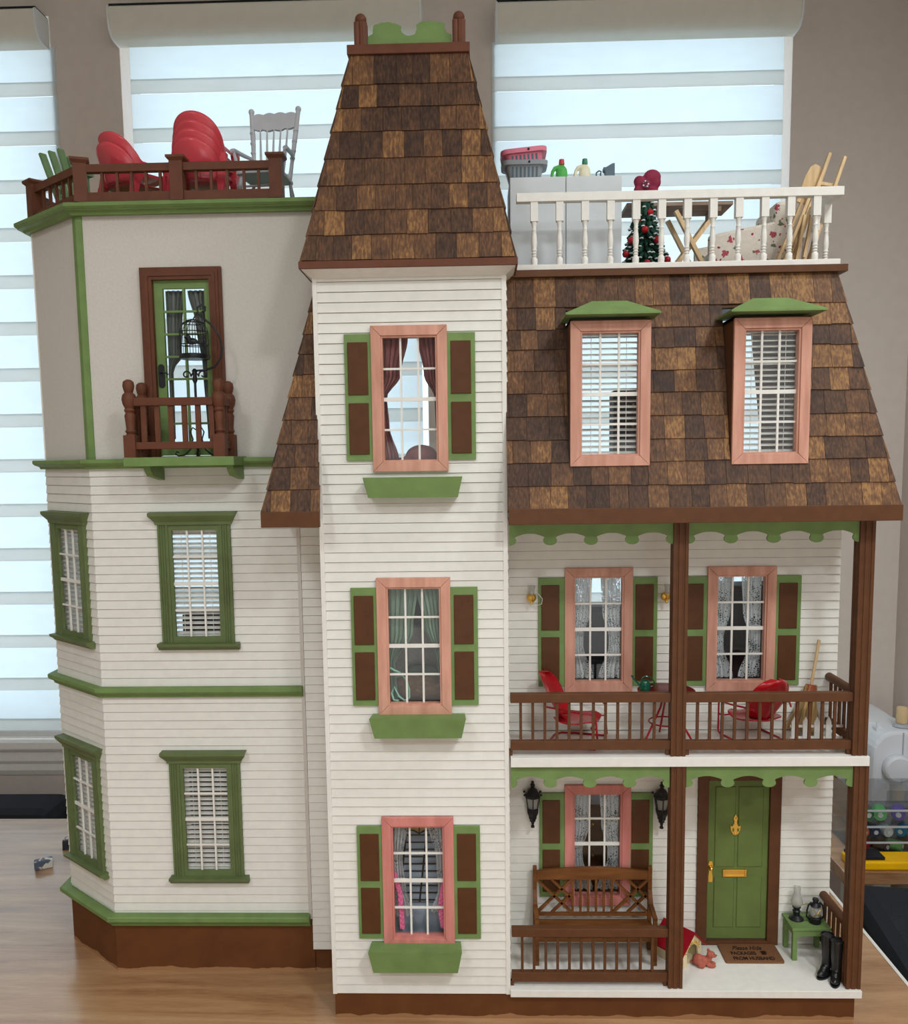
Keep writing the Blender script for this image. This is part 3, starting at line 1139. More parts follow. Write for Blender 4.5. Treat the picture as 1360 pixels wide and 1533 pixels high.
MB().box(-0.2335, MR - 0.005, 0.1214, BK, 0.690, 0.696).build('main_floor', 'interior_floor', H)
MB().box(-0.2335, MR - 0.005, 0.1214, BK, 0.0352, 0.042).build('main_floor', 'interior_floor', H)
MB().box(0.062, 0.066, 0.1216, BK, 0.042, 0.362).build('partition', 'interior_paint', H)
MB().box(0.062, 0.066, 0.1216, BK, 0.368, 0.690).build('partition', 'interior_paint', H)
MB().box(-0.19, 0.062, 0.40, 0.405, 0.042, 0.362).build('partition', 'interior_paint', H)
MB().box(-0.19, 0.062, 0.40, 0.405, 0.368, 0.690).build('partition', 'interior_paint', H)

pw = []
for w in (WA, WB_, LW):
    pw.append(pink_window('porch_window', w[0], w[1], w[2], w[3], M_MAIN, wood='rose_wood' if w is LW else 'pink_wood'))
for a, b, z0, z1, hlft in ((0.1050, 0.1430, 0.4392, 0.5967, True), (0.2380, 0.2735, 0.4392, 0.5967, False), (0.3085, 0.3445, 0.4392, 0.5967, True), (0.4392, 0.4752, 0.4392, 0.5967, False),
                           (0.1060, 0.1430, 0.122, 0.2802, True), (0.2380, 0.2710, 0.122, 0.2802, False)):
    shutter(a, b, z0, z1, M_MAIN, hlft)

# front door
df = MB(M_MAIN)
df.cells(DOOR[0], DOOR[1], 0.0468, 0.3105, [(DOOR[0] + 0.0155, DOOR[1] - 0.0160, 0.0525, 0.298)], -0.004, 0.010)
dfo = df.build('front_door_frame', 'brown_paint', H, bevel=0.0006)
dx0, dx1, dz0, dz1 = DOOR[0] + 0.0157, DOOR[1] - 0.0162, 0.0545, 0.2978
dd = MB(M_MAIN).box(dx0, dx1, 0.0022, 0.0075, dz0, dz1).build('front_door', 'dark_green_paint', H)
mid = 0.3935
for a, b in ((dx0 + 0.010, mid - 0.0018), (mid + 0.0018, dx1 - 0.008)):
    for c, d in ((0.0720, 0.1505), (0.1655, 0.2880)):
        pn = MB(M_MAIN)
        pn.hexa([(a, 0.0021, c), (b, 0.0021, c), (b, 0.0021, d), (a, 0.0021, d)], [(a + 0.0012, 0.0004, c + 0.0012), (b - 0.0012, 0.0004, c + 0.0012), (b - 0.0012, 0.0004, d - 0.0012), (a + 0.0012, 0.0004, d - 0.0012)])
        pn.build('door_panel', 'dark_green_paint', dd)
kn = MB(M_MAIN)
kx, kz = 0.3912, 0.2150
shield = [(-0.0078, 0.0150), (-0.0070, 0.0075), (-0.0040, 0.0018), (0.0, -0.0002), (0.0040, 0.0018), (0.0070, 0.0075), (0.0078, 0.0150), (0.0045, 0.0135), (0.0026, 0.0172), (0.0020, 0.0210), (0.0034, 0.0255), (0.0, 0.0325), (-0.0034, 0.0255), (-0.0020, 0.0210), (-0.0026, 0.0172), (-0.0045, 0.0135)]
kn.prism([(kx + x, kz + z) for x, z in shield], 'y', -0.0020, 0.0004)
ko = kn.build('door_knocker', 'brass', dd, bevel=0.0006)
for sx in (-1, 1):
    m = MB(M_MAIN)
    m.prism([(kx + sx * 0.0034 + 0.0014 * math.cos(math.radians(q)), kz + 0.0085 + 0.0030 * math.sin(math.radians(q))) for q in range(0, 360, 30)], 'y', -0.0024, -0.0020)
    m.build('pierced_opening', 'dark_green_paint', ko)
MB(M_MAIN).ball((kx, -0.0026, kz + 0.0032), (0.0018, 0.0012, 0.0014), 10, 6).build('striker', 'brass', ko, smooth=60)
MB(M_MAIN).ball((kx, -0.0022, kz + 0.0262), 0.0010, 8, 6).build('screw', 'dark_green_paint', ko, smooth=60)
ms = MB(M_MAIN)
ms.cells(0.3745, 0.4090, 0.1510, 0.1622, [(0.3775, 0.4060, 0.1537, 0.1595)], -0.0012, 0.0021)
ms.box(0.3772, 0.4063, -0.0002, 0.0012, 0.1534, 0.1598)
ms.build('mail_slot', 'brass', dd, bevel=0.0004)
hp = MB(M_MAIN)
hx = 0.3568
hp.prism([(hx - 0.0028, 0.1425), (hx + 0.0028, 0.1425), (hx + 0.0032, 0.150), (hx + 0.0022, 0.158), (hx + 0.0034, 0.168), (hx + 0.002, 0.1745), (hx - 0.002, 0.1745), (hx - 0.0034, 0.168), (hx - 0.0022, 0.158), (hx - 0.0032, 0.150)], 'y', 0.0005, 0.0021)
hp.ball((hx, -0.003, 0.1645), 0.0034, 10, 8)
hp.tube([(hx, 0.001, 0.1645), (hx, -0.003, 0.1645)], 0.0012, 6)
hp.build('door_handle', 'brass', dd, smooth=40)

# ---- porch decks, posts, brackets, rails
MB().box(TR + 0.0006, 0.5305, -0.0060, 0.1150, 0.0362, 0.0465).build('porch_floor', 'trim_white', H, bevel=0.0006)
MB().box(TR + 0.0028, 0.5290, -0.0045, 0.1150, 0.3592, 0.3722).build('balcony_floor', 'trim_white', H, bevel=0.0006)


def post(cx, cy, z0, z1, w=0.0192):
    h = w / 2
    g, gd = 0.0016, 0.0011
    pts = []
    side = [(-h, -h)]
    for k in (-0.42, 0.42):
        c = k * h
        side += [(c - g, -h), (c - g * 0.5, -h + gd), (c + g * 0.5, -h + gd), (c + g, -h)]
    for r in range(4):
        ca, sa = [(1, 0), (0, 1), (-1, 0), (0, -1)][r]
        pts += [(cx + x * ca - y * sa, cy + x * sa + y * ca) for x, y in side]
    return MB().prism(pts, 'z', z0, z1).build('porch_post', 'brown_paint', H)


for cx, cxl in ((0.2805, 0.2815), (0.5170, 0.5205)):
    post(cx, 0.0082, 0.3723, 0.6840)
    post(cxl, 0.0082, 0.0466, 0.3590)


def scallop(x0, x1, zt, n=4, y=0.004, zd=0.0305, za=0.0150, sq_left=False):
    """gingerbread valance: flat top, n arches divided by rounded drops"""
    pts = [(x1, zt), (x0, zt)]
    p = (x1 - x0) / n
    hw = 0.0088
    zb, za_ = zt - zd, zt - za
    low = []
    for k in range(n + 1):
        c = x0 + k * p
        # right half of the drop centred on c, then arch to the next drop
        if k == 0:
            low += [(c, zb)]
        if k > 0:
            low += [(c - hw - 0.0006, za_ - 0.0038), (c - hw + 0.0016, za_ - 0.0052), (c - hw, za_ - 0.0085)]
            for a in range(0, 91, 18):
                low.append((c - hw * math.cos(math.radians(a)), zb + 0.0055 - 0.0055 * math.sin(math.radians(a))))
        if k < n:
            for a in range(0, 91, 18):
                low.append((c + hw * math.sin(math.radians(a)), zb + 0.0055 - 0.0055 * math.cos(math.radians(a))))
            low += [(c + hw, za_ - 0.0085), (c + hw - 0.0016, za_ - 0.0052), (c + hw + 0.0006, za_ - 0.0038)]
            m0, m1 = c + hw + 0.0006, c + p - hw - 0.0006
            for q in range(1, 8):
                low.append((m0 + (m1 - m0) * q / 8, za_ - 0.0038 + 0.0040 * math.sin(math.pi * q / 8)))
    pts += low
    # drop duplicates
    out = []
    for q in pts:
        if not out or (abs(q[0] - out[-1][0]) + abs(q[1] - out[-1][1])) > 1e-6:
            out.append(q)
    return MB().prism(out, 'y', y - 0.0015, y + 0.0015).build('gingerbread_valance', 'green_paint', H)


scallop(TR + 0.003, 0.2710, 0.6841, 4)
scallop(0.2902, 0.5085, 0.6841, 4)
scallop(TR + 0.003, 0.2705, 0.3591, 4)
scallop(0.2925, 0.5110, 0.3591, 4)


def railing(x0, x1, zt0, zt1, zb0, zb1, xs, y=0.0075, bw=0.0036):
    r = MB().box(x0, x1, y - 0.0052, y + 0.0052, zt0, zt1).build('porch_railing', 'brown_paint', H, bevel=0.0008)
    MB().box(x0, x1, y - 0.0045, y + 0.0045, zb0, zb1).build('bottom_rail', 'brown_paint', r, bevel=0.0006)
    proto = None
    for x in xs:
        if proto is None:
            proto = MB().box(-bw / 2, bw / 2, -bw / 2, bw / 2, zb1, zt0).build('baluster', 'brown_paint', r)
            proto.location = (x, y, 0)
        else:
            c = proto.copy()
            COL.objects.link(c)
            c.location = (x, y, 0)
    return r


railing(TR + 0.003, 0.2713, 0.4445, 0.4568, 0.3800, 0.3925, [0.0738 + 0.01605 * i for i in range(12)])
railing(0.2902, 0.5080, 0.4440, 0.4562, 0.3795, 0.3918, [0.3070 + 0.0163 * i for i in range(12)])
railing(TR + 0.003, 0.2722, 0.1180, 0.1302, 0.0535, 0.0665, [0.0745 + 0.0161 * i for i in range(12)])
for x in (0.0605, 0.268, 0.2940, 0.5045):
    MB().box(x - 0.0022, x + 0.0022, 0.005, 0.010, 0.3723, 0.3802).build('rail_foot', 'brown_paint', H)
for x in (0.0605, 0.2690):
    MB().box(x - 0.0022, x + 0.0022, 0.005, 0.010, 0.0466, 0.0537).build('rail_foot', 'brown_paint', H)


def side_rail(x, zt, zb, y0=0.018, y1=0.1115):
    m = MB()
    m.tube([(x, y0, zt), (x, y1, zt)], 0.0062, 10)
    r = m.build('side_railing', 'brown_paint', H, smooth=50)
    MB().box(x - 0.004, x + 0.004, y0, y1, zb, zb + 0.011).build('bottom_rail', 'brown_paint', r)
    n = 6
    for i in range(n):
        y = y0 + (y1 - y0) * (i + 0.5) / n
        MB().box(x - 0.0018, x + 0.0018, y - 0.0018, y + 0.0018, zb + 0.011, zt - 0.005).build('baluster', 'brown_paint', r)
    return r


side_rail(0.5190, 0.4505, 0.3800)
side_rail(0.5215, 0.1235, 0.0535)

# ---- white roof terrace railing
RZ0, RZ1, RY = 1.0078, 1.1010, 0.060
rt = MB().box(0.0740, 0.4945, RY - 0.006, RY + 0.006, 1.0965, 1.1075).build('terrace_railing', 'trim_white', H, bevel=0.0006)
MB().box(0.0740, 0.4925, RY - 0.006, RY + 0.006, 1.0079, 1.0172).build('bottom_rail', 'trim_white', rt, bevel=0.0006)
MB().box(0.4860, 0.4945, RY + 0.006, 0.36, 1.0965, 1.1075).build('side_rail', 'trim_white', rt)
MB().box(0.4860, 0.4945, RY + 0.006, 0.36, 1.0079, 1.0172).build('side_rail', 'trim_white', rt)
sp = MB()
sp.box(-0.0048, 0.0048, -0.0048, 0.0048, 1.0722, 1.0964)
sp.lathe([(0.0040, 1.0173), (0.0044, 1.021), (0.0044, 1.025), (0.0024, 1.0275), (0.0036, 1.029), (0.0024, 1.0305), (0.0038, 1.0325), (0.0026, 1.034), (0.0038, 1.036), (0.0028, 1.038), (0.0036, 1.041), (0.0040, 1.046), (0.0034, 1.054), (0.0026, 1.060), (0.0034, 1.0615), (0.0024, 1.063), (0.0030, 1.068), (0.0040, 1.0712), (0.0040, 1.0722)], n=10)
s0 = sp.build('spindle', 'trim_white', rt, smooth=40)
s0.location = (0.0972, RY, 0)
for i in range(1, 12):
    c = s0.copy()
    COL.objects.link(c)
    c.location = (0.0972 + 0.0331 * i, RY, 0)
for y in (0.100, 0.140, 0.180, 0.22, 0.26, 0.30, 0.34):
    c = s0.copy()
    COL.objects.link(c)
    c.location = (0.4902, y, 0)

# ---- left bay
BAYP = [(-0.2345, 0.1164), (N2.x, N2.y), (F2.x, F2.y), (F2.x, BK)]
CWX0, CWX1 = -0.4390, -0.3342
GW = [(CWX0, CWX1, 0.5048, 0.6790), (CWX0, CWX1, 0.1500, 0.3271)]


def ghole(w, d=0.0):
    return (w[0] + 0.013 + d, w[1] - 0.013 + d, w[2] + 0.009, w[3] - 0.009)


gh = [ghole(w) for w in GW]
bf = wall('bay_front_wall', N2.x, -0.2345, 0.082, 0.760, gh, M_BAY)
siding(bf, N2.x + 0.0005, -0.2345, 0.082, 0.760, gh, M_BAY)
cw0 = (CH_LEN - (CWX1 - CWX0)) / 2 - 0.002
CW = [(cw0, cw0 + CWX1 - CWX0, w[2], w[3]) for w in GW]
chh = [ghole(w) for w in CW]
bc = wall('bay_angled_wall', 0.002, CH_LEN - 0.002, 0.082, 0.760, chh, M_CH)
siding(bc, 0.0, CH_LEN - 0.0005, 0.082, 0.760, chh, M_CH)
MB().box(F2.x, F2.x + 0.006, F2.y + 0.003, BK, 0.082, 1.11).build('bay_side_wall', 'white_paint', H)
DX0, DX1, DZT = -0.4470, -0.3330, 1.0360
uh = [(DX0 + 0.017, DX1 - 0.017, 0.776, DZT - 0.016)]
wall('bay_top_wall', N2.x, -0.2005, 0.760, 1.112, uh, M_BAY, 'white_plaster')
wall('bay_top_angled_wall', 0.001, CH_LEN - 0.001, 0.760, 1.112, [], M_CH, 'white_plaster')
MB().box(-0.2395, -0.2345, 0.1260, BK, 0.7, 1.10).build('inner_wall', 'interior_paint', H)
for z in (0.083, 0.430, 0.758):
    MB().prism([(-0.240, 0.1262), (-0.531, 0.1262), (-0.632, 0.2115), (-0.632, BK), (-0.240, BK)], 'z', z, z + 0.006).build('bay_floor', 'interior_floor', H)
MB().prism([(-0.1890, 0.102), (-0.5405, 0.102), (-0.6575, 0.199), (-0.6575, BK + 0.01), (-0.1890, BK + 0.01)], 'z', 1.1121, 1.1165).build('bay_roof_deck', 'green_paint', H)


def band(path, z0, z1, out, name='trim_band'):
    h = z1 - z0
    pr = [(-0.0005, z0), (out * 0.35, z0), (out * 0.45, z0 + h * 0.25), (out * 0.85, z0 + h * 0.45), (out, z0 + h * 0.62), (out, z1 - h * 0.08), (out * 0.9, z1), (-0.0005, z1)]
    return MB().sweep(path, pr).build(name, 'green_paint', H)


band([(-0.1890, 0.1164)] + BAYP[1:], 1.1070, 1.1215, 0.0190)
band([(-0.2100, 0.1164)] + BAYP[1:], 0.7590, 0.7725, 0.0150)
band([(-0.2370, 0.1164)] + BAYP[1:], 0.4258, 0.4412, 0.0130)
band([(-0.2370, 0.1164)] + BAYP[1:], 0.0740, 0.0920, 0.0150)
# corner strip on the plain top storey
MB().sweep([(N2.x + 0.009, N2.y), (N2.x, N2.y), tuple(N2 + (F2 - N2).normalized() * 0.009)], [(-0.0032, 0.7725), (0.0022 - 0.0032, 0.7725), (0.0024 - 0.0032, 1.107), (-0.0034, 1.107)]).build('corner_strip', 'green_paint', H)


def green_window(x0, x1, z0, z1, M):
    """fluted pilasters, flared hood, sill"""
    b = 0.0150
    f = MB(M)
    i0, i1, j0, j1 = x0 + b - 0.001, x1 - b + 0.001, z0 + 0.0005, z1 - 0.0005
    f.cells(i0, i1, j0, j1, [(i0 + 0.0060, i1 - 0.0060, j0 + 0.0100, j1 - 0.0085)], -0.0032, 0.0012)
    w = f.build('bay_window', 'bay_green_paint', H)
    for s in (0, 1):
        p0 = x0 if s == 0 else x1 - b
        prof = [(p0, 0.0012), (p0, -0.0050)]
        for k in range(3):
            c = p0 + b * (0.26 + 0.24 * k)
            prof += [(c - 0.0013, -0.0050), (c - 0.0006, -0.0034), (c + 0.0006, -0.0034), (c + 0.0013, -0.0050)]
        prof += [(p0 + b, -0.0050), (p0 + b, 0.0012)]
        MB(M).prism(prof, 'z', z0, z1).build('pilaster', 'bay_green_paint', w)
    pr = [(0.0012, z1 - 0.001), (-0.0060, z1 - 0.001), (-0.0066, z1 + 0.003), (-0.0120, z1 + 0.010), (-0.0135, z1 + 0.0125), (-0.0135, z1 + 0.0165), (0.0012, z1 + 0.0175)]
    hd = MB(M)
    # hood flares sideways too
    n = len(pr)
    vs = []
    for sx in (-1, 1):
        for y, z in pr:
            e = 0.0015 + 0.009 * max(0.0, (-y - 0.005)) / 0.0085
            vs.append(((x0 if sx < 0 else x1) + sx * e, y, z))
    # back vertices use the widest reach of their height
    fsx = [tuple(range(n)), tuple(range(2 * n - 1, n - 1, -1))] + [(i, i + n, (i + 1) % n + n, (i + 1) % n) for i in range(n)]
    for base in (0, n):
        sx = -1 if base == 0 else 1
        top = vs[base + n - 2]
        vs[base + n - 1] = (top[0], vs[base + n - 1][1], vs[base + n - 1][2])
    hd.add(vs, fsx)
    hd.build('window_hood', 'bay_green_paint', w)
    sl = MB(M)
    sl.prism([(0.0012, z0 - 0.0085), (-0.006, z0 - 0.0085), (-0.0085, z0 - 0.0055), (-0.0135, z0 - 0.002), (-0.0140, z0 + 0.0015), (0.0012, z0 + 0.002)], 'x', x0 - 0.0055, x1 + 0.0075)
    sl.build('window_sill', 'bay_green_paint', w)
    window_core(w, i0 + 0.0058, i1 - 0.0058, j0 + 0.0098, j1 - 0.0083, M, -0.0005)
    return w


for w in GW:
    green_window(w[0], w[1], w[2], w[3], M_BAY)
for w in CW:
    green_window(w[0], w[1], w[2], w[3], M_CH)

# balcony door
fr = MB(M_BAY)
for k, (ins, yy) in enumerate(((0.0, -0.0030), (0.0040, -0.0048), (0.0080, -0.0062), (0.0120, -0.0046))):
    a, b, c = DX0 + ins, DX1 - ins, DZT - ins
    e = 0.0042 if k < 3 else 0.0050
    fr.box(a, a + e, yy, 0.0040, 0.7745, c)
    fr.box(b - e, b, yy, 0.0040, 0.7745, c)
    fr.box(a + e, b - e, yy, 0.0040, c - e, c)
fr.build('balcony_door_frame', 'red_brown_paint', H)
bx0, bx1, bz0, bz1 = DX0 + 0.0172, DX1 - 0.0172, 0.7765, DZT - 0.0162
pa0, pa1, pz0, pz1 = bx0 + 0.0125, bx1 - 0.0085, bz0 + 0.014, bz1 - 0.012
bd = MB(M_BAY).cells(bx0, bx1, bz0, bz1, [(pa0, pa1, pz0, pz1)], 0.0028, 0.0085).build('balcony_door', 'green_paint', H)
pm = (pa0 + pa1) / 2
MB(M_BAY).box(pm - 0.0016, pm + 0.0016, 0.003, 0.0075, pz0, pz1).build('muntin', 'green_paint', bd)
for j in range(1, 7):
    z = pz0 + (pz1 - pz0) * j / 7
    MB(M_BAY).box(pa0, pa1, 0.0032, 0.0073, z - 0.0014, z + 0.0014).build('muntin', 'green_paint', bd)
MB(M_BAY).box(pa0, pa1, 0.0062, 0.0070, pz0, pz1).build('pane', 'window_glass', bd)
hn = MB(M_BAY)
hx, hz = bx0 + 0.006, 0.888
hn.prism([(hx + 0.0045 * math.cos(a) * (1.0), hz + (0.012 if math.sin(a) > 0 else -0.012) + 0.0045 * math.sin(a)) for a in [math.radians(q) for q in range(0, 360, 20)]], 'y', 0.0012, 0.0027)
hn.tube([(hx, 0.002, hz + 0.004), (hx, -0.005, hz + 0.004), (hx + 0.005, -0.006, hz + 0.005), (hx + 0.010, -0.006, hz + 0.003), (hx + 0.012, -0.006, hz + 0.001)], 0.0012, 8)
hn.build('lever_handle', 'black_metal', bd, smooth=40)

# balcony
bs = MB().box(-0.4580, -0.3075, 0.0490, 0.1157, 0.7620, 0.7740).build('small_balcony', 'green_paint', H, bevel=0.0005)
for x in (-0.4300, -0.3160):
    MB().prism([(0.1156, 0.7619), (0.060, 0.7619), (0.060, 0.757), (0.072, 0.748), (0.088, 0.746), (0.1156, 0.742)], 'x', x - 0.0045, x + 0.0045).build('bracket', 'green_paint', bs)
pp = MB()
pp.box(-0.0078, 0.0078, -0.0078, 0.0078, 0.7741, 0.8040)
pp.lathe([(0.0070, 0.804), (0.0052, 0.806), (0.0072, 0.809), (0.0055, 0.812), (0.0062, 0.822), (0.0072, 0.830), (0.0055, 0.834), (0.0074, 0.837), (0.0060, 0.840), (0.0085, 0.845), (0.0098, 0.852), (0.0085, 0.858), (0.0055, 0.861), (0.0068, 0.865), (0.0078, 0.870), (0.0068, 0.8755), (0.0035, 0.878), (0.0005, 0.8785)], n=16)
p0 = pp.build('turned_post', 'red_brown_paint', bs, smooth=40)
p0.location = (-0.4490, 0.0580, 0)
for x, y in ((-0.3270, 0.0580), (-0.4490, 0.106), (-0.3270, 0.106)):
    c = p0.copy()
    COL.objects.link(c)
    c.location = (x, y, 0)
MB().box(-0.4415, -0.3345, 0.0530, 0.0630, 0.8430, 0.8535).build('balcony_rail', 'red_brown_paint', bs, bevel=0.0006)
MB().box(-0.4415, -0.3345, 0.0540, 0.0620, 0.7850, 0.7945).build('balcony_rail', 'red_brown_paint', bs, bevel=0.0006)
for i in range(6):
    x = -0.4300 + 0.0185 * i
    MB().box(x - 0.0034, x + 0.0034, 0.0560, 0.0600, 0.7945, 0.8430).build('slat', 'red_brown_paint', bs)
for x in (-0.4490, -0.3270):
    MB().box(x - 0.004, x + 0.004, 0.0660, 0.0985, 0.8430, 0.8535).build('balcony_rail', 'red_brown_paint', bs)
    MB().box(x - 0.004, x + 0.004, 0.0660, 0.0985, 0.7850, 0.7945).build('balcony_rail', 'red_brown_paint', bs)
    for y in (0.076, 0.088):
        MB().box(x - 0.002, x + 0.002, y - 0.003, y + 0.003, 0.7945, 0.8430).build('slat', 'red_brown_paint', bs)

# bay roof railing
cdir = (F2 - N2).normalized()
off = Vector((-cdir.y, cdir.x)) * 0.004
q0 = Vector((-0.5195, 0.1075))
q1 = q0 + cdir * (CH_LEN - 0.001)
RB = 1.1217
rr_ = MB().box(-0.5130, -0.2400, 0.1020, 0.1120, 1.1610, 1.1715).build('roof_railing', 'red_brown_paint', H, bevel=0.0006)
MB().box(-0.5130, -0.2400, 0.1020, 0.1120, RB, 1.1345).build('bottom_rail', 'red_brown_paint', rr_, bevel=0.0006)


def cap_post(x, y, rz):
    m = MB(T(x, y, 0, rz))
    m.box(-0.0088, 0.0088, -0.0088, 0.0088, RB, 1.1725)
    m.hexa([(-0.0088, -0.0088, 1.1725), (0.0088, -0.0088, 1.1725), (0.0088, 0.0088, 1.1725), (-0.0088, 0.0088, 1.1725)],
           [(-0.0125, -0.0125, 1.1765), (0.0125, -0.0125, 1.1765), (0.0125, 0.0125, 1.1765), (-0.0125, 0.0125, 1.1765)])
    m.box(-0.0125, 0.0125, -0.0125, 0.0125, 1.1765, 1.1795)
    m.build('capped_post', 'red_brown_paint', rr_)


for x in (-0.3845, -0.2490):
    cap_post(x, 0.1070, 0)
cap_post(q0.x, q0.y, math.radians(20))
cap_post(q1.x, q1.y, CH_ANG)
for x in (-0.4890, -0.4680, -0.4480, -0.4280, -0.4085, -0.3590, -0.3385, -0.3165, -0.2935, -0.2735):
    MB().box(x - 0.0018, x + 0.0018, 0.1050, 0.1090, 1.1345, 1.1610).build('baluster', 'red_brown_paint', rr_)
for (za, zb) in ((1.1610, 1.1715), (RB, 1.1345)):
    MB().bar((q0.x + cdir.x * 0.006, q0.y + cdir.y * 0.006, (za + zb) / 2), (q1.x - cdir.x * 0.006, q1.y - cdir.y * 0.006, (za + zb) / 2), 0.010, zb - za).build('angled_rail', 'red_brown_paint', rr_)
for i in range(5):
    q = q0 + cdir * (0.030 + 0.0200 * i)
    MB(T(q.x, q.y, 0, CH_ANG)).box(-0.0018, 0.0018, -0.002, 0.002, 1.1345, 1.1610).build('baluster', 'red_brown_paint', rr_)
rr2 = MB().box(F2.x - 0.002, F2.x + 0.008, q1.y + 0.01, BK, 1.1610, 1.1715).build('side_rail', 'red_brown_paint', rr_)


# ------------------------------------------------------------------ curtains and blinds behind the windows
def blind(x0, x1, z0, z1, M, label, n=21, y=0.014):
    t = thing('window_blind', label, 'blind', group='slatted blinds')
    t.matrix_world = M @ Matrix.Translation(((x0 + x1) / 2, y, z0))
    h, hh = (x1 - x0) / 2, z1 - z0
    MB().box(-h, h, -0.003, 0.003, hh - 0.005, hh).build('head_rail', 'trim_white', t)
    MB().box(-h, h, -0.0025, 0.0025, 0.0, 0.003).build('bottom_rail', 'trim_white', t)
    proto = None
    c, s_ = math.cos(0.35), math.sin(0.35)
    for i in range(n):
        z = 0.006 + (hh - 0.013) * i / (n - 1)
        if proto is None:
            m = MB()
            m.hexa([(-h, -0.003 * c, -0.003 * s_ - 0.0006), (h, -0.003 * c, -0.003 * s_ - 0.0006), (h, 0.003 * c, 0.003 * s_ - 0.0006), (-h, 0.003 * c, 0.003 * s_ - 0.0006)],
                   [(-h, -0.003 * c, -0.003 * s_ + 0.0006), (h, -0.003 * c, -0.003 * s_ + 0.0006), (h, 0.003 * c, 0.003 * s_ + 0.0006), (-h, 0.003 * c, 0.003 * s_ + 0.0006)])
            proto = m.build('slat', 'trim_white', t)
            o = proto
        else:
            o = proto.copy()
            COL.objects.link(o)
        o.location = (0, 0, z)
    for x in (-h * 0.55, h * 0.55):
        MB().tube([(x, -0.0036, 0.002), (x, -0.0036, hh - 0.004)], 0.0004, 5).build('ladder_cord', 'trim_white', t)
    return t


def inner(w, e=0.004):
    return (w[0] + e, w[1] - e, w[2] + e, w[3] - e)


for (l, r), lab in zip(DORM, ('white slatted blind behind the dormer window nearer the tower', 'white slatted blind behind the dormer window at the roof end')):
    blind(l + 0.010, r - 0.010, DZ0 + 0.011, DZ1 - 0.011, T(0, -0.0147, 0), lab)
for w, M, lab in ((GW[0], M_BAY, 'white slatted blind in the green window under the balcony'), (GW[1], M_BAY, 'white slatted blind in the front green window of the ground floor bay'),
                  (CW[0], M_CH, 'white slatted blind in the upper green window of the angled bay side'), (CW[1], M_CH, 'white slatted blind in the lower green window of the angled bay side')):
    blind(w[0] + 0.0145, w[1] - 0.0145, w[2] + 0.009, w[3] - 0.008, M, lab, y=0.0066)


def curtain(name, label, material, pts, M, y, folds, amp=0.0025, group=None, swirl=0.0, solid=True):
    """pts: list of (z, xa, xb) rows from top to bottom; pleated sheet between xa and xb"""
    zt, zb = pts[0][0], pts[-1][0]

    def row(v):
        z = zt + (zb - zt) * v
        for (z1, a1, b1), (z2, a2, b2) in zip(pts, pts[1:]):
            if z2 <= z <= z1 + 1e-9:
                k = (z1 - z) / max(1e-9, z1 - z2)
                k = k * k * (3 - 2 * k)
                return z, a1 + (a2 - a1) * k, b1 + (b2 - b1) * k
        return z, pts[-1][1], pts[-1][2]

    def fn(u, v):
        z, a, b = row(v)
        ph = u * folds * 2 * math.pi
        return (a + (b - a) * u, y + amp * math.sin(ph + swirl * v) + amp * 0.4 * math.sin(2.3 * ph + 1), z)
    m = MB(M)
    m.grid(fn, max(24, folds * 8), 22)
    o = m.build(name, material, None, smooth=80)
    if solid:
        sd = o.modifiers.new('solid', 'SOLIDIFY')
        sd.thickness = 0.0004
    return tag(o, label, 'curtain', group)


# top tower window: mauve tied-back pair
a, b = TZ[0]
ca = curtain('curtain', 'mauve tied-back curtain, left half, in the top tower window', 'curtain_mauve', [(b - 0.012, -0.101, -0.068), (b - 0.06, -0.101, -0.078), (b - 0.088, -0.1035, -0.0965), (b - 0.125, -0.1035, -0.094), (a + 0.014, -0.1035, -0.082)], M_TOW, 0.016, 4, group='mauve curtains')
cb = curtain('curtain', 'mauve tied-back curtain, right half, in the top tower window', 'curtain_mauve', [(b - 0.012, -0.056, -0.030), (b - 0.06, -0.048, -0.030), (b - 0.090, -0.0345, -0.0285), (b - 0.098, -0.0345, -0.0285), (a + 0.05, -0.0335, -0.0285)], M_TOW, 0.016, 4, group='mauve curtains')
pl = thing('toy_cushion', 'mauve cushions heaped on the sill of the top tower window', 'cushion', (-0.06, 0.045, 0.696))
m = MB()
m.ball((-0.012, 0, 0.062), (0.034, 0.018, 0.012), 16, 10)
m.ball((0.006, -0.004, 0.074), (0.022, 0.014, 0.016), 16, 10)
m.ball((-0.03, 0.0, 0.035), (0.02, 0.02, 0.035), 16, 10)
m.ball((0.02, 0.0, 0.035), (0.02, 0.02, 0.035), 16, 10)
remesh(m.build('cushion_pile', 'curtain_mauve', pl, smooth=60), 0.0022)

# middle tower window: sage pair with mint rope tie
a, b = TZ[1]
curtain('curtain', 'sage green curtain, left half, in the middle tower window', 'curtain_sage', [(b - 0.012, -0.1015, -0.061), (b - 0.075, -0.1015, -0.068), (b - 0.12, -0.1015, -0.093), (a + 0.016, -0.1015, -0.090)], M_TOW, 0.017, 5, group='sage curtains')
curtain('curtain', 'sage green curtain, right half, in the middle tower window', 'curtain_sage', [(b - 0.012, -0.064, -0.0285), (b - 0.06, -0.055, -0.0285), (b - 0.115, -0.036, -0.0285), (a + 0.016, -0.032, -0.0285)], M_TOW, 0.015, 5, group='sage curtains')
rp = MB()
rp.tube([(-0.100, 0.011, 0.492), (-0.094, 0.009, 0.489), (-0.086, 0.009, 0.485), (-0.078, 0.010, 0.476), (-0.074, 0.010, 0.462), (-0.074, 0.010, 0.451), (-0.080, 0.010, 0.447), (-0.088, 0.010, 0.453), (-0.094, 0.010, 0.466), (-0.0975, 0.010, 0.457), (-0.095, 0.010, 0.448), (-0.088, 0.010, 0.447)], 0.0014, 6)
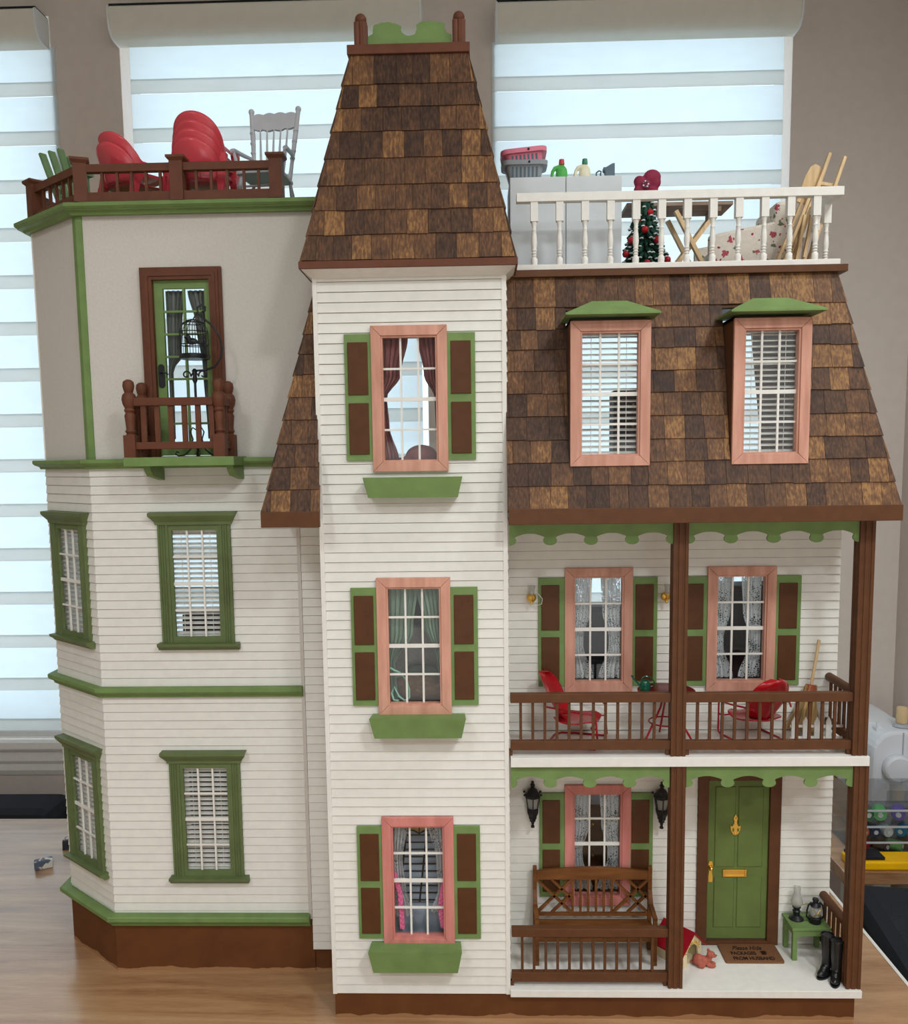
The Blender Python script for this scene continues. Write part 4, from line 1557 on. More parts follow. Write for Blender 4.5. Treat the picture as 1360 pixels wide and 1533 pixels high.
tag(rp.build('rope_tie', 'mint_rope', None, smooth=60), 'mint green cord tying back the sage curtain', 'cord')
sf = thing('toy_sofa', 'grey toy sofa seen through the middle tower window', 'sofa', (-0.055, 0.075, 0.368))
m = MB()
m.box(-0.05, 0.05, -0.03, 0.03, 0.0, 0.055)
m.build('seat', 'brown_fur', sf, bevel=0.012)
m = MB()
m.box(-0.05, 0.05, 0.012, 0.032, 0.05, 0.165)
m.build('backrest', 'grey_fabric', sf, bevel=0.008)
m = MB()
m.ball((-0.005, -0.006, 0.095), (0.028, 0.010, 0.020), 16, 10)
m.build('bolster', 'sage_fabric', sf, smooth=60)
lg = MB()
lg.tube([(-0.045, -0.034, 0.085), (-0.02, -0.035, 0.090), (0.02, -0.035, 0.087), (0.045, -0.034, 0.090)], [0.014, 0.017, 0.017, 0.014], 12)
lg.build('rolled_throw', 'brown_fur', sf, smooth=60)

# bottom tower window: lace pair, pink braids, pendant lamp, slatted rack
a, b = TZ[2]
curtain('curtain', 'lace curtain, left half, in the bottom tower window', 'lace', [(b - 0.012, -0.1015, -0.079), (b - 0.07, -0.1015, -0.088), (b - 0.11, -0.1015, -0.084), (a + 0.035, -0.1015, -0.074)], M_TOW, 0.016, 4, group='tower lace curtains', solid=False)
curtain('curtain', 'lace curtain, right half, in the bottom tower window', 'lace', [(b - 0.012, -0.054, -0.0285), (b - 0.07, -0.042, -0.0285), (b - 0.11, -0.040, -0.0285), (a + 0.04, -0.050, -0.0285)], M_TOW, 0.016, 4, group='tower lace curtains', solid=False)
for lab, xs in (('pink braided tieback on the left lace curtain of the bottom tower window', [(-0.1, 0.207), (-0.0965, 0.195), (-0.092, 0.178), (-0.0905, 0.150), (-0.0895, 0.126)]),
                ('pink braided tieback on the right lace curtain of the bottom tower window', [(-0.030, 0.200), (-0.033, 0.185), (-0.036, 0.165), (-0.036, 0.145), (-0.033, 0.127)])):
    m = MB()
    for ph in (0, 2.09, 4.19):
        pts = []
        for i in range(41):
            k = i / 40 * (len(xs) - 1)
            q = min(int(k), len(xs) - 2)
            f_ = k - q
            x = xs[q][0] * (1 - f_) + xs[q + 1][0] * f_
            z = xs[q][1] * (1 - f_) + xs[q + 1][1] * f_
            pts.append((x + 0.0022 * math.sin(i * 0.75 + ph), 0.0105 + 0.0015 * math.sin(2 * (i * 0.75 + ph)), z))
        m.tube(pts, 0.0019, 6)
    tag(m.build('braided_tieback', 'pink_braid', None, smooth=60), lab, 'tieback', 'pink tiebacks')
pd = thing('pendant_lamp', 'tan stained-glass pendant lamp inside the bottom tower window', 'lamp', (-0.066, 0.062, 0.362))
m = MB()
prof = [(0.010, -0.045), (0.012, -0.070), (0.022, -0.098)]
m.lathe([(0.010, -0.060), (0.018, -0.085), (0.024, -0.110), (0.0225, -0.110), (0.0165, -0.085), (0.009, -0.061)], n=8)
m.build('glass_shade', 'tan_glass', pd)
for i in range(8):
    aa = 2 * math.pi * i / 8
    m = MB()
    m.tube([(0.0103 * math.cos(aa), 0.0103 * math.sin(aa), -0.060), (0.0183 * math.cos(aa), 0.0183 * math.sin(aa), -0.085), (0.0243 * math.cos(aa), 0.0243 * math.sin(aa), -0.111)], 0.0008, 5)
    m.build('lead_rib', 'black_metal', pd)
m = MB()
m.tube([(0.0185 * math.cos(2 * math.pi * i / 16), 0.0185 * math.sin(2 * math.pi * i / 16), -0.086) for i in range(16)], 0.0008, 5, closed=True)
m.tube([(0.0245 * math.cos(2 * math.pi * i / 32), 0.0245 * math.sin(2 * math.pi * i / 32), -0.112 + 0.004 * abs(math.sin(4 * 2 * math.pi * i / 32))) for i in range(32)], 0.0009, 5, closed=True)
m.tube([(0, 0, -0.060), (0, 0, 0.0)], 0.0007, 5)
m.build('lead_band', 'black_metal', pd)
rk = thing('toy_rack', 'blue-grey panel crossed by black slats inside the bottom tower window', 'rack', (-0.064, 0.058, 0.044))
m = MB()
m.hexa([(-0.034, -0.006, 0.10), (0.026, -0.006, 0.10), (0.026, -0.002, 0.10), (-0.034, -0.002, 0.10)], [(-0.022, 0.012, 0.205), (0.036, 0.012, 0.205), (0.036, 0.016, 0.205), (-0.022, 0.016, 0.205)])
m.box(-0.04, 0.04, -0.01, 0.01, 0.0, 0.099)
m.build('panel', 'steel_blue', rk)
for i in range(11):
    k = i / 10
    z = 0.103 + 0.098 * k
    y = -0.0072 + 0.018 * k
    MB().box(-0.034 + 0.012 * k, 0.026 + 0.010 * k, y - 0.0012, y, z - 0.0008, z + 0.0008).build('slat', 'black_metal', rk)
for x in (-0.033, -0.004, 0.025):
    MB().bar((x, -0.008, 0.10), (x + 0.0115, 0.0105, 0.203), 0.002, 0.0012).build('upright', 'black_metal', rk)

# porch windows: lace pairs
for w, nm in ((WA, 'upper porch window nearer the tower'), (WB_, 'upper porch window behind the right chair'), (LW, 'lower porch window behind the bench')):
    x0, x1, z0, z1 = w[0] + 0.0145, w[1] - 0.0145, w[2] + 0.0145, w[3] - 0.0145
    wd = x1 - x0
    hh = z1 - z0
    for side in (0, 1):
        if side == 0:
            rows = [(z1, x0, x0 + wd * 0.40), (z1 - hh * 0.35, x0, x0 + wd * 0.36), (z1 - hh * 0.60, x0, x0 + wd * 0.22), (z1 - hh * 0.68, x0, x0 + wd * 0.22), (z0 + 0.001, x0, x0 + wd * 0.44)]
        else:
            rows = [(z1, x1 - wd * 0.42, x1), (z1 - hh * 0.35, x1 - wd * 0.38, x1), (z1 - hh * 0.60, x1 - wd * 0.24, x1), (z1 - hh * 0.68, x1 - wd * 0.24, x1), (z0 + 0.001, x1 - wd * 0.46, x1)]
        curtain('curtain', 'white lace curtain, %s half, in the %s' % (('left', 'right')[side], nm), 'lace', rows, M_MAIN, 0.016, 4, group='porch lace curtains', solid=False)
# balcony door: dark drapes
x0, x1 = pa0, pa1
curtain('curtain', 'dark grey drape, left half, behind the balcony door', 'curtain_grey', [(pz1 - 0.001, x0, pm - 0.002), (0.955, x0, pm - 0.008), (0.915, x0, x0 + 0.019), (0.897, x0, x0 + 0.006), (0.80, x0, x0 + 0.005)], M_BAY, 0.014, 4, group='balcony door drapes')
curtain('curtain', 'dark grey drape, right half, behind the balcony door', 'curtain_grey', [(pz1 - 0.001, pm + 0.002, x1), (0.96, pm + 0.012, x1), (0.90, x1 - 0.010, x1), (0.80, x1 - 0.006, x1)], M_BAY, 0.014, 4, group='balcony door drapes')

# ------------------------------------------------------------------ lower porch
FZ = 0.0467
# bench
bn = thing('garden_bench', 'brown wooden garden bench with lattice back on lower porch', 'bench', (0.1815, 0.080, FZ))
bw = 0.0835
for x in (-bw, bw):
    MB().box(x - 0.0028, x + 0.0028, 0.015, 0.021, 0.0, 0.1275).build('back_leg', 'bench_wood', bn)
    MB().box(x - 0.0028, x + 0.0028, -0.027, -0.021, 0.0, 0.068).build('front_leg', 'bench_wood', bn)
    m = MB()
    m.bar((x, -0.026, 0.0685), (x, 0.008, 0.0735), 0.006, 0.005)
    m.bar((x, 0.006, 0.072), (x, 0.017, 0.092), 0.006, 0.005)
    m.build('armrest', 'bench_wood', bn)
m = MB()
m.prism([(-bw + 0.003, 0.108)] + [(-bw + 0.003 + (2 * bw - 0.006) * i / 12, 0.121 + 0.0055 * math.sin(math.pi * i / 12)) for i in range(13)] + [(bw - 0.003, 0.108)], 'y', 0.015, 0.020)
m.build('top_rail', 'bench_wood', bn)
MB().box(-bw + 0.003, bw - 0.003, 0.0155, 0.0195, 0.0520, 0.0568).build('lower_rail', 'bench_wood', bn)
lz0, lz1 = 0.0568, 0.108
for x in (-0.0285, -0.0170, -0.0057, 0.0057, 0.0170, 0.0285):
    MB().box(x - 0.0017, x + 0.0017, 0.0160, 0.0190, lz0, lz1).build('back_slat', 'bench_wood', bn)


def clipbar(p, q, xa, xb):
    """clip a segment in x,z to the lattice field"""
    (x1, z1), (x2, z2) = p, q
    t0, t1 = 0.0, 1.0
    for d, lo, hi, v in ((x2 - x1, xa, xb, x1), (z2 - z1, lz0, lz1, z1)):
        if abs(d) < 1e-9:
            continue
        ta, tb_ = (lo - v) / d, (hi - v) / d
        ta, tb_ = min(ta, tb_), max(ta, tb_)
        t0, t1 = max(t0, ta), min(t1, tb_)
    if t1 - t0 < 0.02:
        return None
    return (x1 + (x2 - x1) * t0, z1 + (z2 - z1) * t0), (x1 + (x2 - x1) * t1, z1 + (z2 - z1) * t1)


for sx in (-1, 1):
    xa, xb = (-bw + 0.003, -0.0302) if sx < 0 else (0.0302, bw - 0.003)
    cx, cz = (xa + xb) / 2, (lz0 + lz1) / 2
    segs = [((cx - 0.03, cz + 0.03), (cx + 0.03, cz - 0.03)), ((cx - 0.03, cz - 0.03), (cx + 0.03, cz + 0.03))]
    for o_ in (0.0155,):
        segs += [((cx - 0.03 + o_, cz + 0.03 + o_), (cx, cz + 2 * o_)) if False else ((cx - 0.04, cz + 0.04 + o_ * 1.4), (cx + 0.04, cz - 0.04 + o_ * 1.4)), ((cx - 0.04, cz - 0.04 - o_ * 1.4), (cx + 0.04, cz + 0.04 - o_ * 1.4))]
    for k, (p, q) in enumerate(segs):
        cl = clipbar(p, q, xa, xb)
        if cl:
            (a1, c1), (a2, c2) = cl
            MB().bar((a1, 0.0175, c1), (a2, 0.0175, c2), 0.0034, 0.0046, up=(0, 1, 0)).build('lattice_slat', 'bench_wood', bn)
for i in range(4):
    y = -0.024 + i * 0.0118
    MB().box(-bw + 0.003, bw - 0.003, y - 0.0046, y + 0.0046, 0.0445, 0.0475).build('seat_slat', 'bench_wood', bn)
MB().box(-bw + 0.003, bw - 0.003, -0.0265, -0.0225, 0.036, 0.0445).build('apron', 'bench_wood', bn)
MB().box(-bw + 0.003, bw - 0.003, 0.0155, 0.0195, 0.036, 0.0445).build('apron', 'bench_wood', bn)
for x in (-bw, bw):
    MB().box(x - 0.002, x + 0.002, -0.021, 0.015, 0.036, 0.0445).build('side_rail', 'bench_wood', bn)

# dog house
dh = thing('dog_house', 'small cream dog house with a dark red gable roof', 'dog house', (0.3035, 0.0775, FZ), math.radians(40))
w2, dp, ev, pk = 0.0205, 0.024, 0.026, 0.046
m = MB()
arch = [(0.0125 * math.cos(math.radians(q)), 0.0165 + 0.0125 * math.sin(math.radians(q))) for q in range(0, 181, 15)]
# front panel with arched opening, two halves around the arch
m.prism([(w2, 0), (w2, ev), (0, pk), (0, 0.029)] + [p for p in arch if p[0] > 0.0003][::-1] + [(0.0125, 0)], 'y', -dp, -dp + 0.0025)
m.prism([(-w2, 0), (-w2, ev), (0, pk), (0, 0.029)] + [p for p in arch if p[0] < -0.0003] + [(-0.0125, 0)], 'y', -dp, -dp + 0.0025)
m.build('front_panel', 'cream', dh)
MB().box(-w2, -w2 + 0.002, -dp + 0.0026, dp, 0, ev).build('side_panel', 'cream', dh)
MB().box(w2 - 0.002, w2, -dp + 0.0026, dp, 0, ev).build('side_panel', 'cream', dh)
MB().prism([(-w2 + 0.002, 0), (w2 - 0.002, 0), (w2 - 0.002, ev), (0, pk - 0.003), (-w2 + 0.002, ev)], 'y', dp - 0.0025, dp).build('back_panel', 'cream', dh)
MB().box(-w2 + 0.0021, w2 - 0.0021, -dp + 0.0026, dp - 0.0026, 0, 0.0015).build('floor_panel', 'cream', dh)
for sx in (-1, 1):
    m = MB()
    ex = w2 + 0.0075
    ez_ = ev - 0.0075 * (pk - ev) / w2
    m.hexa([(0, -dp - 0.004, pk + 0.0003), (sx * ex, -dp - 0.004, ez_ + 0.0003), (sx * ex, dp + 0.003, ez_ + 0.0003), (0, dp + 0.003, pk + 0.0003)],
           [(0, -dp - 0.004, pk + 0.0028), (sx * ex, -dp - 0.004, ez_ + 0.0024), (sx * ex, dp + 0.003, ez_ + 0.0024), (0, dp + 0.003, pk + 0.0028)])
    m.build('roof_panel', 'roof_red', dh)
m = MB()
for i in range(13):
    aa = math.radians(14 + 152 * i / 12)
    r0, r1 = 0.0138, 0.0168 + 0.0022 * ((i * 7) % 3) / 2
    m.bar((r0 * math.cos(aa), -dp - 0.0006, 0.0165 + r0 * math.sin(aa)), (r1 * math.cos(aa) + 0.0006 * ((i % 3) - 1), -dp - 0.0006, 0.0165 + r1 * math.sin(aa)), 0.0011, 0.0012, up=(0, 1, 0))
m.build('straw_trim', 'gold_straw', dh)

# puppy
pu = MB()
for c, r in (((-0.0075, 0.001, 0.0085), (0.0085, 0.0075, 0.0085)), ((0.000, 0.0, 0.0085), (0.0085, 0.006, 0.007)), ((0.0065, 0.0, 0.0115), (0.0050, 0.0046, 0.0058)), ((0.0095, -0.0005, 0.0185), (0.0058, 0.0054, 0.0052)),
             ((0.0142, -0.001, 0.0172), (0.0034, 0.0030, 0.0026)), ((0.0062, -0.0048, 0.0215), (0.0024, 0.0018, 0.0028)), ((0.0066, 0.0046, 0.0220), (0.0024, 0.0018, 0.0028)),
             ((0.0105, -0.0032, 0.0035), (0.0068, 0.0026, 0.0033)), ((0.0108, 0.0034, 0.0035), (0.0068, 0.0026, 0.0033)), ((-0.0035, -0.0065, 0.0045), (0.0055, 0.0030, 0.0045)), ((-0.0035, 0.0068, 0.0045), (0.0055, 0.0030, 0.0045)),
             ((-0.0150, 0.002, 0.0045), (0.0040, 0.0020, 0.0020))):
    pu.ball(c, r, 14, 10)
pt = thing('puppy_figurine', 'reddish-brown toy puppy lying in front of dog house', 'puppy', (0.3335, 0.0535, FZ), math.radians(-8))
bo = remesh(pu.build('body', 'puppy_fur', pt, smooth=60), 0.0009)
MB().ball((0.0172, -0.0012, 0.0180), 0.0009, 8, 6).build('nose', 'black_rubber', pt, smooth=60)
for y in (-0.0034, 0.0022):
    MB().ball((0.0140, y, 0.0203), 0.0006, 8, 6).build('eye', 'black_rubber', pt, smooth=60)

# door mat with lettering
dm_ = thing('door_mat', 'brown door mat lettered Please Hide Packages From Husband', 'door mat', (0.4085, 0.0835, FZ))
m = MB()
rc = []
for cx, cy, a0 in ((0.0390, 0.0210, 0), (-0.0390, 0.0210, 90), (-0.0390, -0.0210, 180), (0.0390, -0.0210, 270)):
    for q in range(0, 91, 30):
        rc.append((cx + 0.0025 * math.cos(math.radians(a0 + q)), cy + 0.0025 * math.sin(math.radians(a0 + q))))
m.prism(rc, 'z', 0.0, 0.0028)
m.build('coir_mat', 'mat_coir', dm_)


def lettering(text, x, y, size, width, shear=0.0, bold=0.0):
    cu = bpy.data.curves.new('lettering', 'FONT')
    cu.body = text
    cu.size = size
    cu.shear = shear
    cu.extrude = 0.00012
    cu.offset = bold
    cu.align_x = 'LEFT'
    tmp = bpy.data.objects.new('tmp', cu)
    COL.objects.link(tmp)
    dg = bpy.context.evaluated_depsgraph_get()
    dg.update()
    me = bpy.data.meshes.new_from_object(tmp.evaluated_get(dg))
    bpy.data.objects.remove(tmp)
    xs = [v.co.x for v in me.vertices]
    k = width / (max(xs) - min(xs))
    for v in me.vertices:
        v.co.x = (v.co.x - min(xs)) * k
    me.materials.clear()
    me.materials.append(MATS['mat_ink'])
    o = bpy.data.objects.new('lettering', me)
    COL.objects.link(o)
    o.parent = dm_
    o.location = (x, y, 0.00295)
    return o


lettering('Please Hide', -0.0235, 0.0075, 0.0145, 0.043, 0.45, 0.0002)
lettering('PACKAGES', -0.0285, -0.0052, 0.0112, 0.036, 0.0, 0.00035)
lettering('FROM HUSBAND', -0.0285, -0.0185, 0.0112, 0.0585, 0.0, 0.00035)
m = MB()
m.box(0.0150, 0.0215, -0.0055, 0.0012, 0.0029, 0.0032)
m.prism([(0.0135, 0.0012), (0.0160, 0.0040), (0.0215, 0.0046), (0.0235, 0.0015), (0.0225, -0.0040), (0.0218, 0.0014)], 'z', 0.0029, 0.0032)
m.build('parcel_emblem', 'mat_ink', dm_)

# green side table
gt = thing('side_table', 'small green slatted side table beside the front door', 'table', (0.4890, 0.0885, FZ))
for x in (-0.0225, 0.0225):
    for y in (-0.0175, 0.0175):
        MB().box(x - 0.0032, x + 0.0032, y - 0.0032, y + 0.0032, 0, 0.0455).build('leg', 'green_paint', gt)
for y in (-0.0185, 0.0185):
    MB().box(-0.0193, 0.0193, y - 0.0015, y + 0.0015, 0.0365, 0.0455).build('apron', 'green_paint', gt)
for x in (-0.0235, 0.0235):
    MB().box(x - 0.0015, x + 0.0015, -0.0143, 0.0143, 0.0365, 0.0455).build('apron', 'green_paint', gt)
for i in range(4):
    y = -0.0172 + i * 0.01147
    MB().box(-0.0275, 0.0275, y - 0.0052, y + 0.0052, 0.0456, 0.0492).build('top_slat', 'green_paint', gt, bevel=0.0004)
GTZ = FZ + 0.0493
ol = thing('oil_lamp', 'black oil lamp with clear glass chimney on green table', 'lamp', (0.4765, 0.0935, GTZ))
MB().lathe([(0.0105, 0.0), (0.0105, 0.0015), (0.0088, 0.0030), (0.0045, 0.0060), (0.0048, 0.0105), (0.0058, 0.0125), (0.0040, 0.0145), (0.0055, 0.0175), (0.0062, 0.0185), (0.0030, 0.0190)], n=18).build('base', 'black_metal', ol, smooth=40)
MB().lathe([(0.0045, 0.0188), (0.0082, 0.0235), (0.0086, 0.0275), (0.0062, 0.0345), (0.0048, 0.0405), (0.0052, 0.0490), (0.0047, 0.0490), (0.0043, 0.0405), (0.0056, 0.0345), (0.0080, 0.0275), (0.0076, 0.0235), (0.0040, 0.0190)], n=18).build('chimney', 'frosted_chimney', ol, smooth=60)
m = MB()
m.ball((0, 0, 0.0245), (0.0016, 0.0016, 0.0045), 8, 6)
m.tube([(0.004, 0, 0.0182), (0.0098, 0, 0.0225)], 0.0006, 5)
m.ball((0.0102, 0, 0.0228), 0.0014, 8, 6)
m.build('burner', 'brass', ol, smooth=60)
hl_ = thing('hurricane_lantern', 'black hurricane lantern with wire-crossed glass on green table', 'lantern', (0.4995, 0.0835, GTZ))
MB().lathe([(0.0082, 0.0), (0.0086, 0.0016), (0.0080, 0.0060), (0.0092, 0.0085), (0.0072, 0.0098), (0.0010, 0.0099)], n=18).build('tank', 'black_metal', hl_, smooth=40)
MB().lathe([(0.0064, 0.0100), (0.0080, 0.0150), (0.0074, 0.0205), (0.0056, 0.0245), (0.0050, 0.0245), (0.0068, 0.0205), (0.0074, 0.0150), (0.0058, 0.0101)], n=16).build('globe', 'frosted_chimney', hl_, smooth=60)
MB().lathe([(0.0070, 0.0246), (0.0078, 0.0256), (0.0060, 0.0285), (0.0036, 0.0300), (0.0036, 0.0325), (0.0046, 0.0335), (0.0042, 0.0362), (0.0020, 0.0368)], n=16).build('cap', 'black_metal', hl_, smooth=40)
for sx in (-1, 1):
    m = MB()
    m.tube([(sx * 0.0078, 0, 0.004), (sx * 0.0122, 0, 0.0095), (sx * 0.0118, 0, 0.018), (sx * 0.0100, 0, 0.026), (sx * 0.0058, 0, 0.0305)], 0.0013, 8)
    m.build('side_tube', 'black_metal', hl_, smooth=60)
m = MB()
m.tube([(-0.0060, -0.0060, 0.0112), (0.0, -0.0084, 0.0165), (0.0050, -0.0060, 0.0225)], 0.0005, 5)
m.tube([(0.0060, -0.0060, 0.0112), (0.0, -0.0084, 0.0165), (-0.0050, -0.0060, 0.0225)], 0.0005, 5)
m.build('wire_guard', 'brass', hl_)

# boots


def boot(label, loc, rz):
    t = thing('rain_boot', label, 'boot', loc, rz, 'black rain boots')
    m = MB()
    m.tube([(0, 0, 0.0035), (0, 0.0006, 0.012), (0, 0.0012, 0.022), (0, 0.0010, 0.034), (0, 0.0002, 0.046), (0, 0, 0.0588)], [0.0072, 0.0070, 0.0068, 0.0076, 0.0082, 0.0084], 16)
    m.ball((0, -0.0075, 0.0062), (0.0062, 0.0125, 0.0056), 16, 10)
    m.ball((0, -0.0035, 0.0105), (0.0060, 0.0085, 0.0070), 16, 10)
    m.ball((0, 0.001, 0.0060), (0.0066, 0.0075, 0.0058), 16, 10)
    remesh(m.build('upper', 'black_rubber', t, smooth=60), 0.0010)
    sole = [(0.0066 * math.cos(math.radians(q)) * (1.0 if math.sin(math.radians(q)) < 0 else 0.95), -0.0055 + 0.0150 * math.sin(math.radians(q))) for q in range(0, 360, 15)]
    MB().prism(sole, 'z', 0.0, 0.0022).build('sole', 'black_rubber', t)
    m = MB()
    m.tube([(0.0084 * math.cos(2 * math.pi * i / 18), 0.0084 * math.sin(2 * math.pi * i / 18), 0.0590) for i in range(18)], 0.0011, 6, closed=True)
    m.build('rim', 'black_rubber', t, smooth=60)
    MB().ball((-0.0072, 0.001, 0.0145), 0.0008, 8, 6).build('stud', 'grey_plastic', t, smooth=60)
    return t


boot('black rain boot with its toe pointing left, nearer the side table', (0.4975, 0.0330, FZ), math.radians(-52))
boot('black rain boot standing nearest the corner post of lower porch', (0.5035, 0.0120 + 0.014, FZ), math.radians(-28)).location = (0.5050, 0.0185, FZ)


# carriage lanterns
def carriage(label, x, z):
    t = thing('wall_lantern', label, 'lantern', (x, 0.0985, z), 0, 'black carriage lanterns')
    A = math.pi / 6
    MB().lathe([(0.0016, -0.0348), (0.0030, -0.0345), (0.0030, -0.0325), (0.0018, -0.0310), (0.0030, -0.0255), (0.0048, -0.0250), (0.0042, -0.0235), (0.0066, -0.0195), (0.0060, -0.0185), (0.0088, -0.0120), (0.0094, -0.0060), (0.0078, -0.0055)], n=6, ang=A).build('lower_bowl', 'black_metal', t)
    for i in range(6):
        aa = A + 2 * math.pi * i / 6
        m = MB()
        m.bar((0.0078 * math.cos(aa), 0.0078 * math.sin(aa), -0.006), (0.0108 * math.cos(aa), 0.0108 * math.sin(aa), 0.0112), 0.0017, 0.0017)
        m.build('corner_bar', 'black_metal', t)
    MB().lathe([(0.0068, -0.0055), (0.0098, 0.0110), (0.0094, 0.0110), (0.0064, -0.0055)], n=6, ang=A).build('glass', 'frosted_chimney', t)
    MB().lathe([(0.0108, 0.0105), (0.0122, 0.0115), (0.0122, 0.0150), (0.0100, 0.0165), (0.0078, 0.0215), (0.0040, 0.0245), (0.0022, 0.0262), (0.0036, 0.0280), (0.0038, 0.0300), (0.0020, 0.0315), (0.0026, 0.0335), (0.0014, 0.0352)], n=6, ang=A).build('roof', 'black_metal', t)
    for i in range(6):
        aa = A + 2 * math.pi * i / 6
        m = MB()
        m.ball((0.0136 * math.cos(aa), 0.0136 * math.sin(aa), 0.0165), 0.0019, 8, 6)
        m.build('roof_knob', 'black_metal', t, smooth=60)
    MB().ball((0, 0, 0.0005), (0.0026, 0.0026, 0.0055), 10, 8).build('bulb', 'machine_white', t, smooth=60)
    m = MB()
    m.box(-0.003, 0.003, 0.010, 0.0134, -0.012, 0.012)
    m.box(-0.0015, 0.0015, 0.0065, 0.0105, -0.0105, -0.0075)
    m.build('wall_bracket', 'black_metal', t)
    return t


carriage('black carriage lantern on the wall between tower and lower porch window', 0.0952, 0.2675)
carriage('black carriage lantern on the wall beside the middle porch post', 0.2812, 0.2655)

# ------------------------------------------------------------------ upper porch
UZ = 0.3724


def lawn_chair(label, loc, rz):
    """shell-back metal lawn chair facing -y"""
    t = thing('lawn_chair', label, 'chair', loc, rz, 'red metal lawn chairs')
    bm_ = MB()

    def back(u, v):
        # fan shaped shell, ribs
        a = (u - 0.5) * 2
        w = 0.034 * math.sqrt(max(0.0, 1 - (2 * abs(v - 0.45) / 1.12) ** 2.2)) * (0.80 + 0.2 * v)
        y = 0.026 + 0.030 * v - 0.012 * a * a + 0.0005 * math.cos(a * math.pi * 3.5)
        return (a * w, y, 0.034 + 0.062 * v)
    bm_.grid(back, 28, 16)
    b_ = bm_.build('backrest', 'red_enamel', t, smooth=70)
    sd = b_.modifiers.new('solid', 'SOLIDIFY')
    sd.thickness = 0.0014
    sm_ = MB()

    def seat(u, v):
        a = (u - 0.5) * 2
        w = 0.033 * math.sqrt(max(0.0, 1 - (2 * abs(v - 0.5) / 1.10) ** 3))
        return (a * w, 0.030 - 0.060 * v, 0.0345 - 0.004 * math.sin(v * math.pi) + 0.004 * v * v - 0.003 * max(0, v - 0.8) * 8 + 0.003 * a * a)
    sm_.grid(seat, 22, 14)
    s_ = sm_.build('seat', 'red_enamel', t, smooth=70)
    sd = s_.modifiers.new('solid', 'SOLIDIFY')
    sd.thickness = 0.0016
    for sx in (-1, 1):
        m = MB()
        m.tube([(sx * 0.029, 0.040, 0.054), (sx * 0.0375, 0.026, 0.0555), (sx * 0.0385, 0.0, 0.0525), (sx * 0.0375, -0.026, 0.0505), (sx * 0.036, -0.0315, 0.046), (sx * 0.035, -0.033, 0.025), (sx * 0.034, -0.035, 0.004), (sx * 0.033, -0.030, 0.0014), (sx * 0.033, 0.010, 0.0014), (sx * 0.029, 0.030, 0.0014)], 0.0014, 8)
        m.build('arm_tube', 'red_enamel', t, smooth=70)
    m = MB()
    m.tube([(-0.029, 0.030, 0.0014), (-0.016, 0.037, 0.0014), (0.016, 0.037, 0.0014), (0.029, 0.030, 0.0014)], 0.0014, 8)
    m.build('base_tube', 'red_enamel', t, smooth=70)
    m = MB()
    m.tube([(-0.0352, -0.032, 0.030), (-0.033, -0.025, 0.0300), (0.033, -0.025, 0.0300), (0.0352, -0.032, 0.030)], 0.0012, 8)
    m.build('seat_support', 'red_enamel', t, smooth=70)
    return t


lawn_chair('red metal lawn chair beside the tower, turned towards the bistro table', (0.1560, 0.0640, UZ), math.radians(72))
lawn_chair('red metal lawn chair right of the bistro table, its back to us', (0.4020, 0.0730, UZ), math.radians(-162))

bt_ = thing('bistro_table', 'round dark red bistro table between the two lawn chairs', 'table', (0.2775, 0.0620, UZ))
MB().lathe([(0.0, 0.0705), (0.038, 0.0705), (0.0392, 0.0715), (0.0392, 0.0730), (0.038, 0.0737), (0.0, 0.0737)], n=36).build('table_top', 'dark_red', bt_, smooth=40)
for i in range(3):
    aa = math.radians(210 + 120 * i)
    m = MB()
    m.tube([(0.004 * math.cos(aa), 0.004 * math.sin(aa), 0.070), (0.010 * math.cos(aa), 0.010 * math.sin(aa), 0.050), (0.040 * math.cos(aa), 0.040 * math.sin(aa), 0.0014)], 0.0015, 8)
    m.build('leg', 'red_enamel', bt_, smooth=60)
m = MB()
m.tube([(0.0235 * math.cos(2 * math.pi * i / 24), 0.0235 * math.sin(2 * math.pi * i / 24), 0.0285) for i in range(24)], 0.0011, 6, closed=True)
m.build('ring', 'red_enamel', bt_, smooth=60)
BTZ = UZ + 0.0738
wc = thing('watering_can', 'dark green watering can on the bistro table', 'watering can', (0.2480, 0.0600, BTZ))
MB().lathe([(0.0072, 0), (0.0076, 0.002), (0.0070, 0.010), (0.0056, 0.013), (0.0052, 0.0135), (0.0048, 0.0128), (0.0, 0.0120)], n=18).build('body', 'watering_green', wc, smooth=50)
m = MB()
m.tube([(-0.0060, 0, 0.004), (-0.0105, 0, 0.010), (-0.0165, 0, 0.0165), (-0.0175, 0, 0.0185)], [0.0016, 0.0013, 0.0010, 0.0010], 8)
m.lathe([(0.0010, 0.0), (0.0022, 0.0014), (0.0022, 0.0020)], (-0.0178, 0, 0.0184), 10)
m.build('spout', 'watering_green', wc, smooth=50)
m = MB()
m.tube([(0.0062, 0, 0.0035), (0.0115, 0, 0.006), (0.0125, 0, 0.0115), (0.0080, 0, 0.0175), (0.000, 0, 0.0195), (-0.0045, 0, 0.0165), (-0.0050, 0, 0.0125)], 0.0009, 6)
m.build('handle', 'watering_green', wc, smooth=50)
m = MB()
m.tube([(-0.008, 0, 0.0008), (-0.003, 0.001, 0.0009), (0.002, 0.0, 0.0010), (0.007, 0.002, 0.0035), (0.010, 0.002, 0.0040), (0.011, 0.001, 0.0025), (0.007, -0.001, 0.0010), (0.0, -0.002, 0.0008), (-0.008, -0.003, 0.0008)], 0.0008, 6)
o = m.build('hand_shears', 'black_metal', None, smooth=50)
o.location = (0.2945, 0.0600, BTZ)
tag(o, 'tiny black wire hand shears at the right of the bistro table', 'shears')

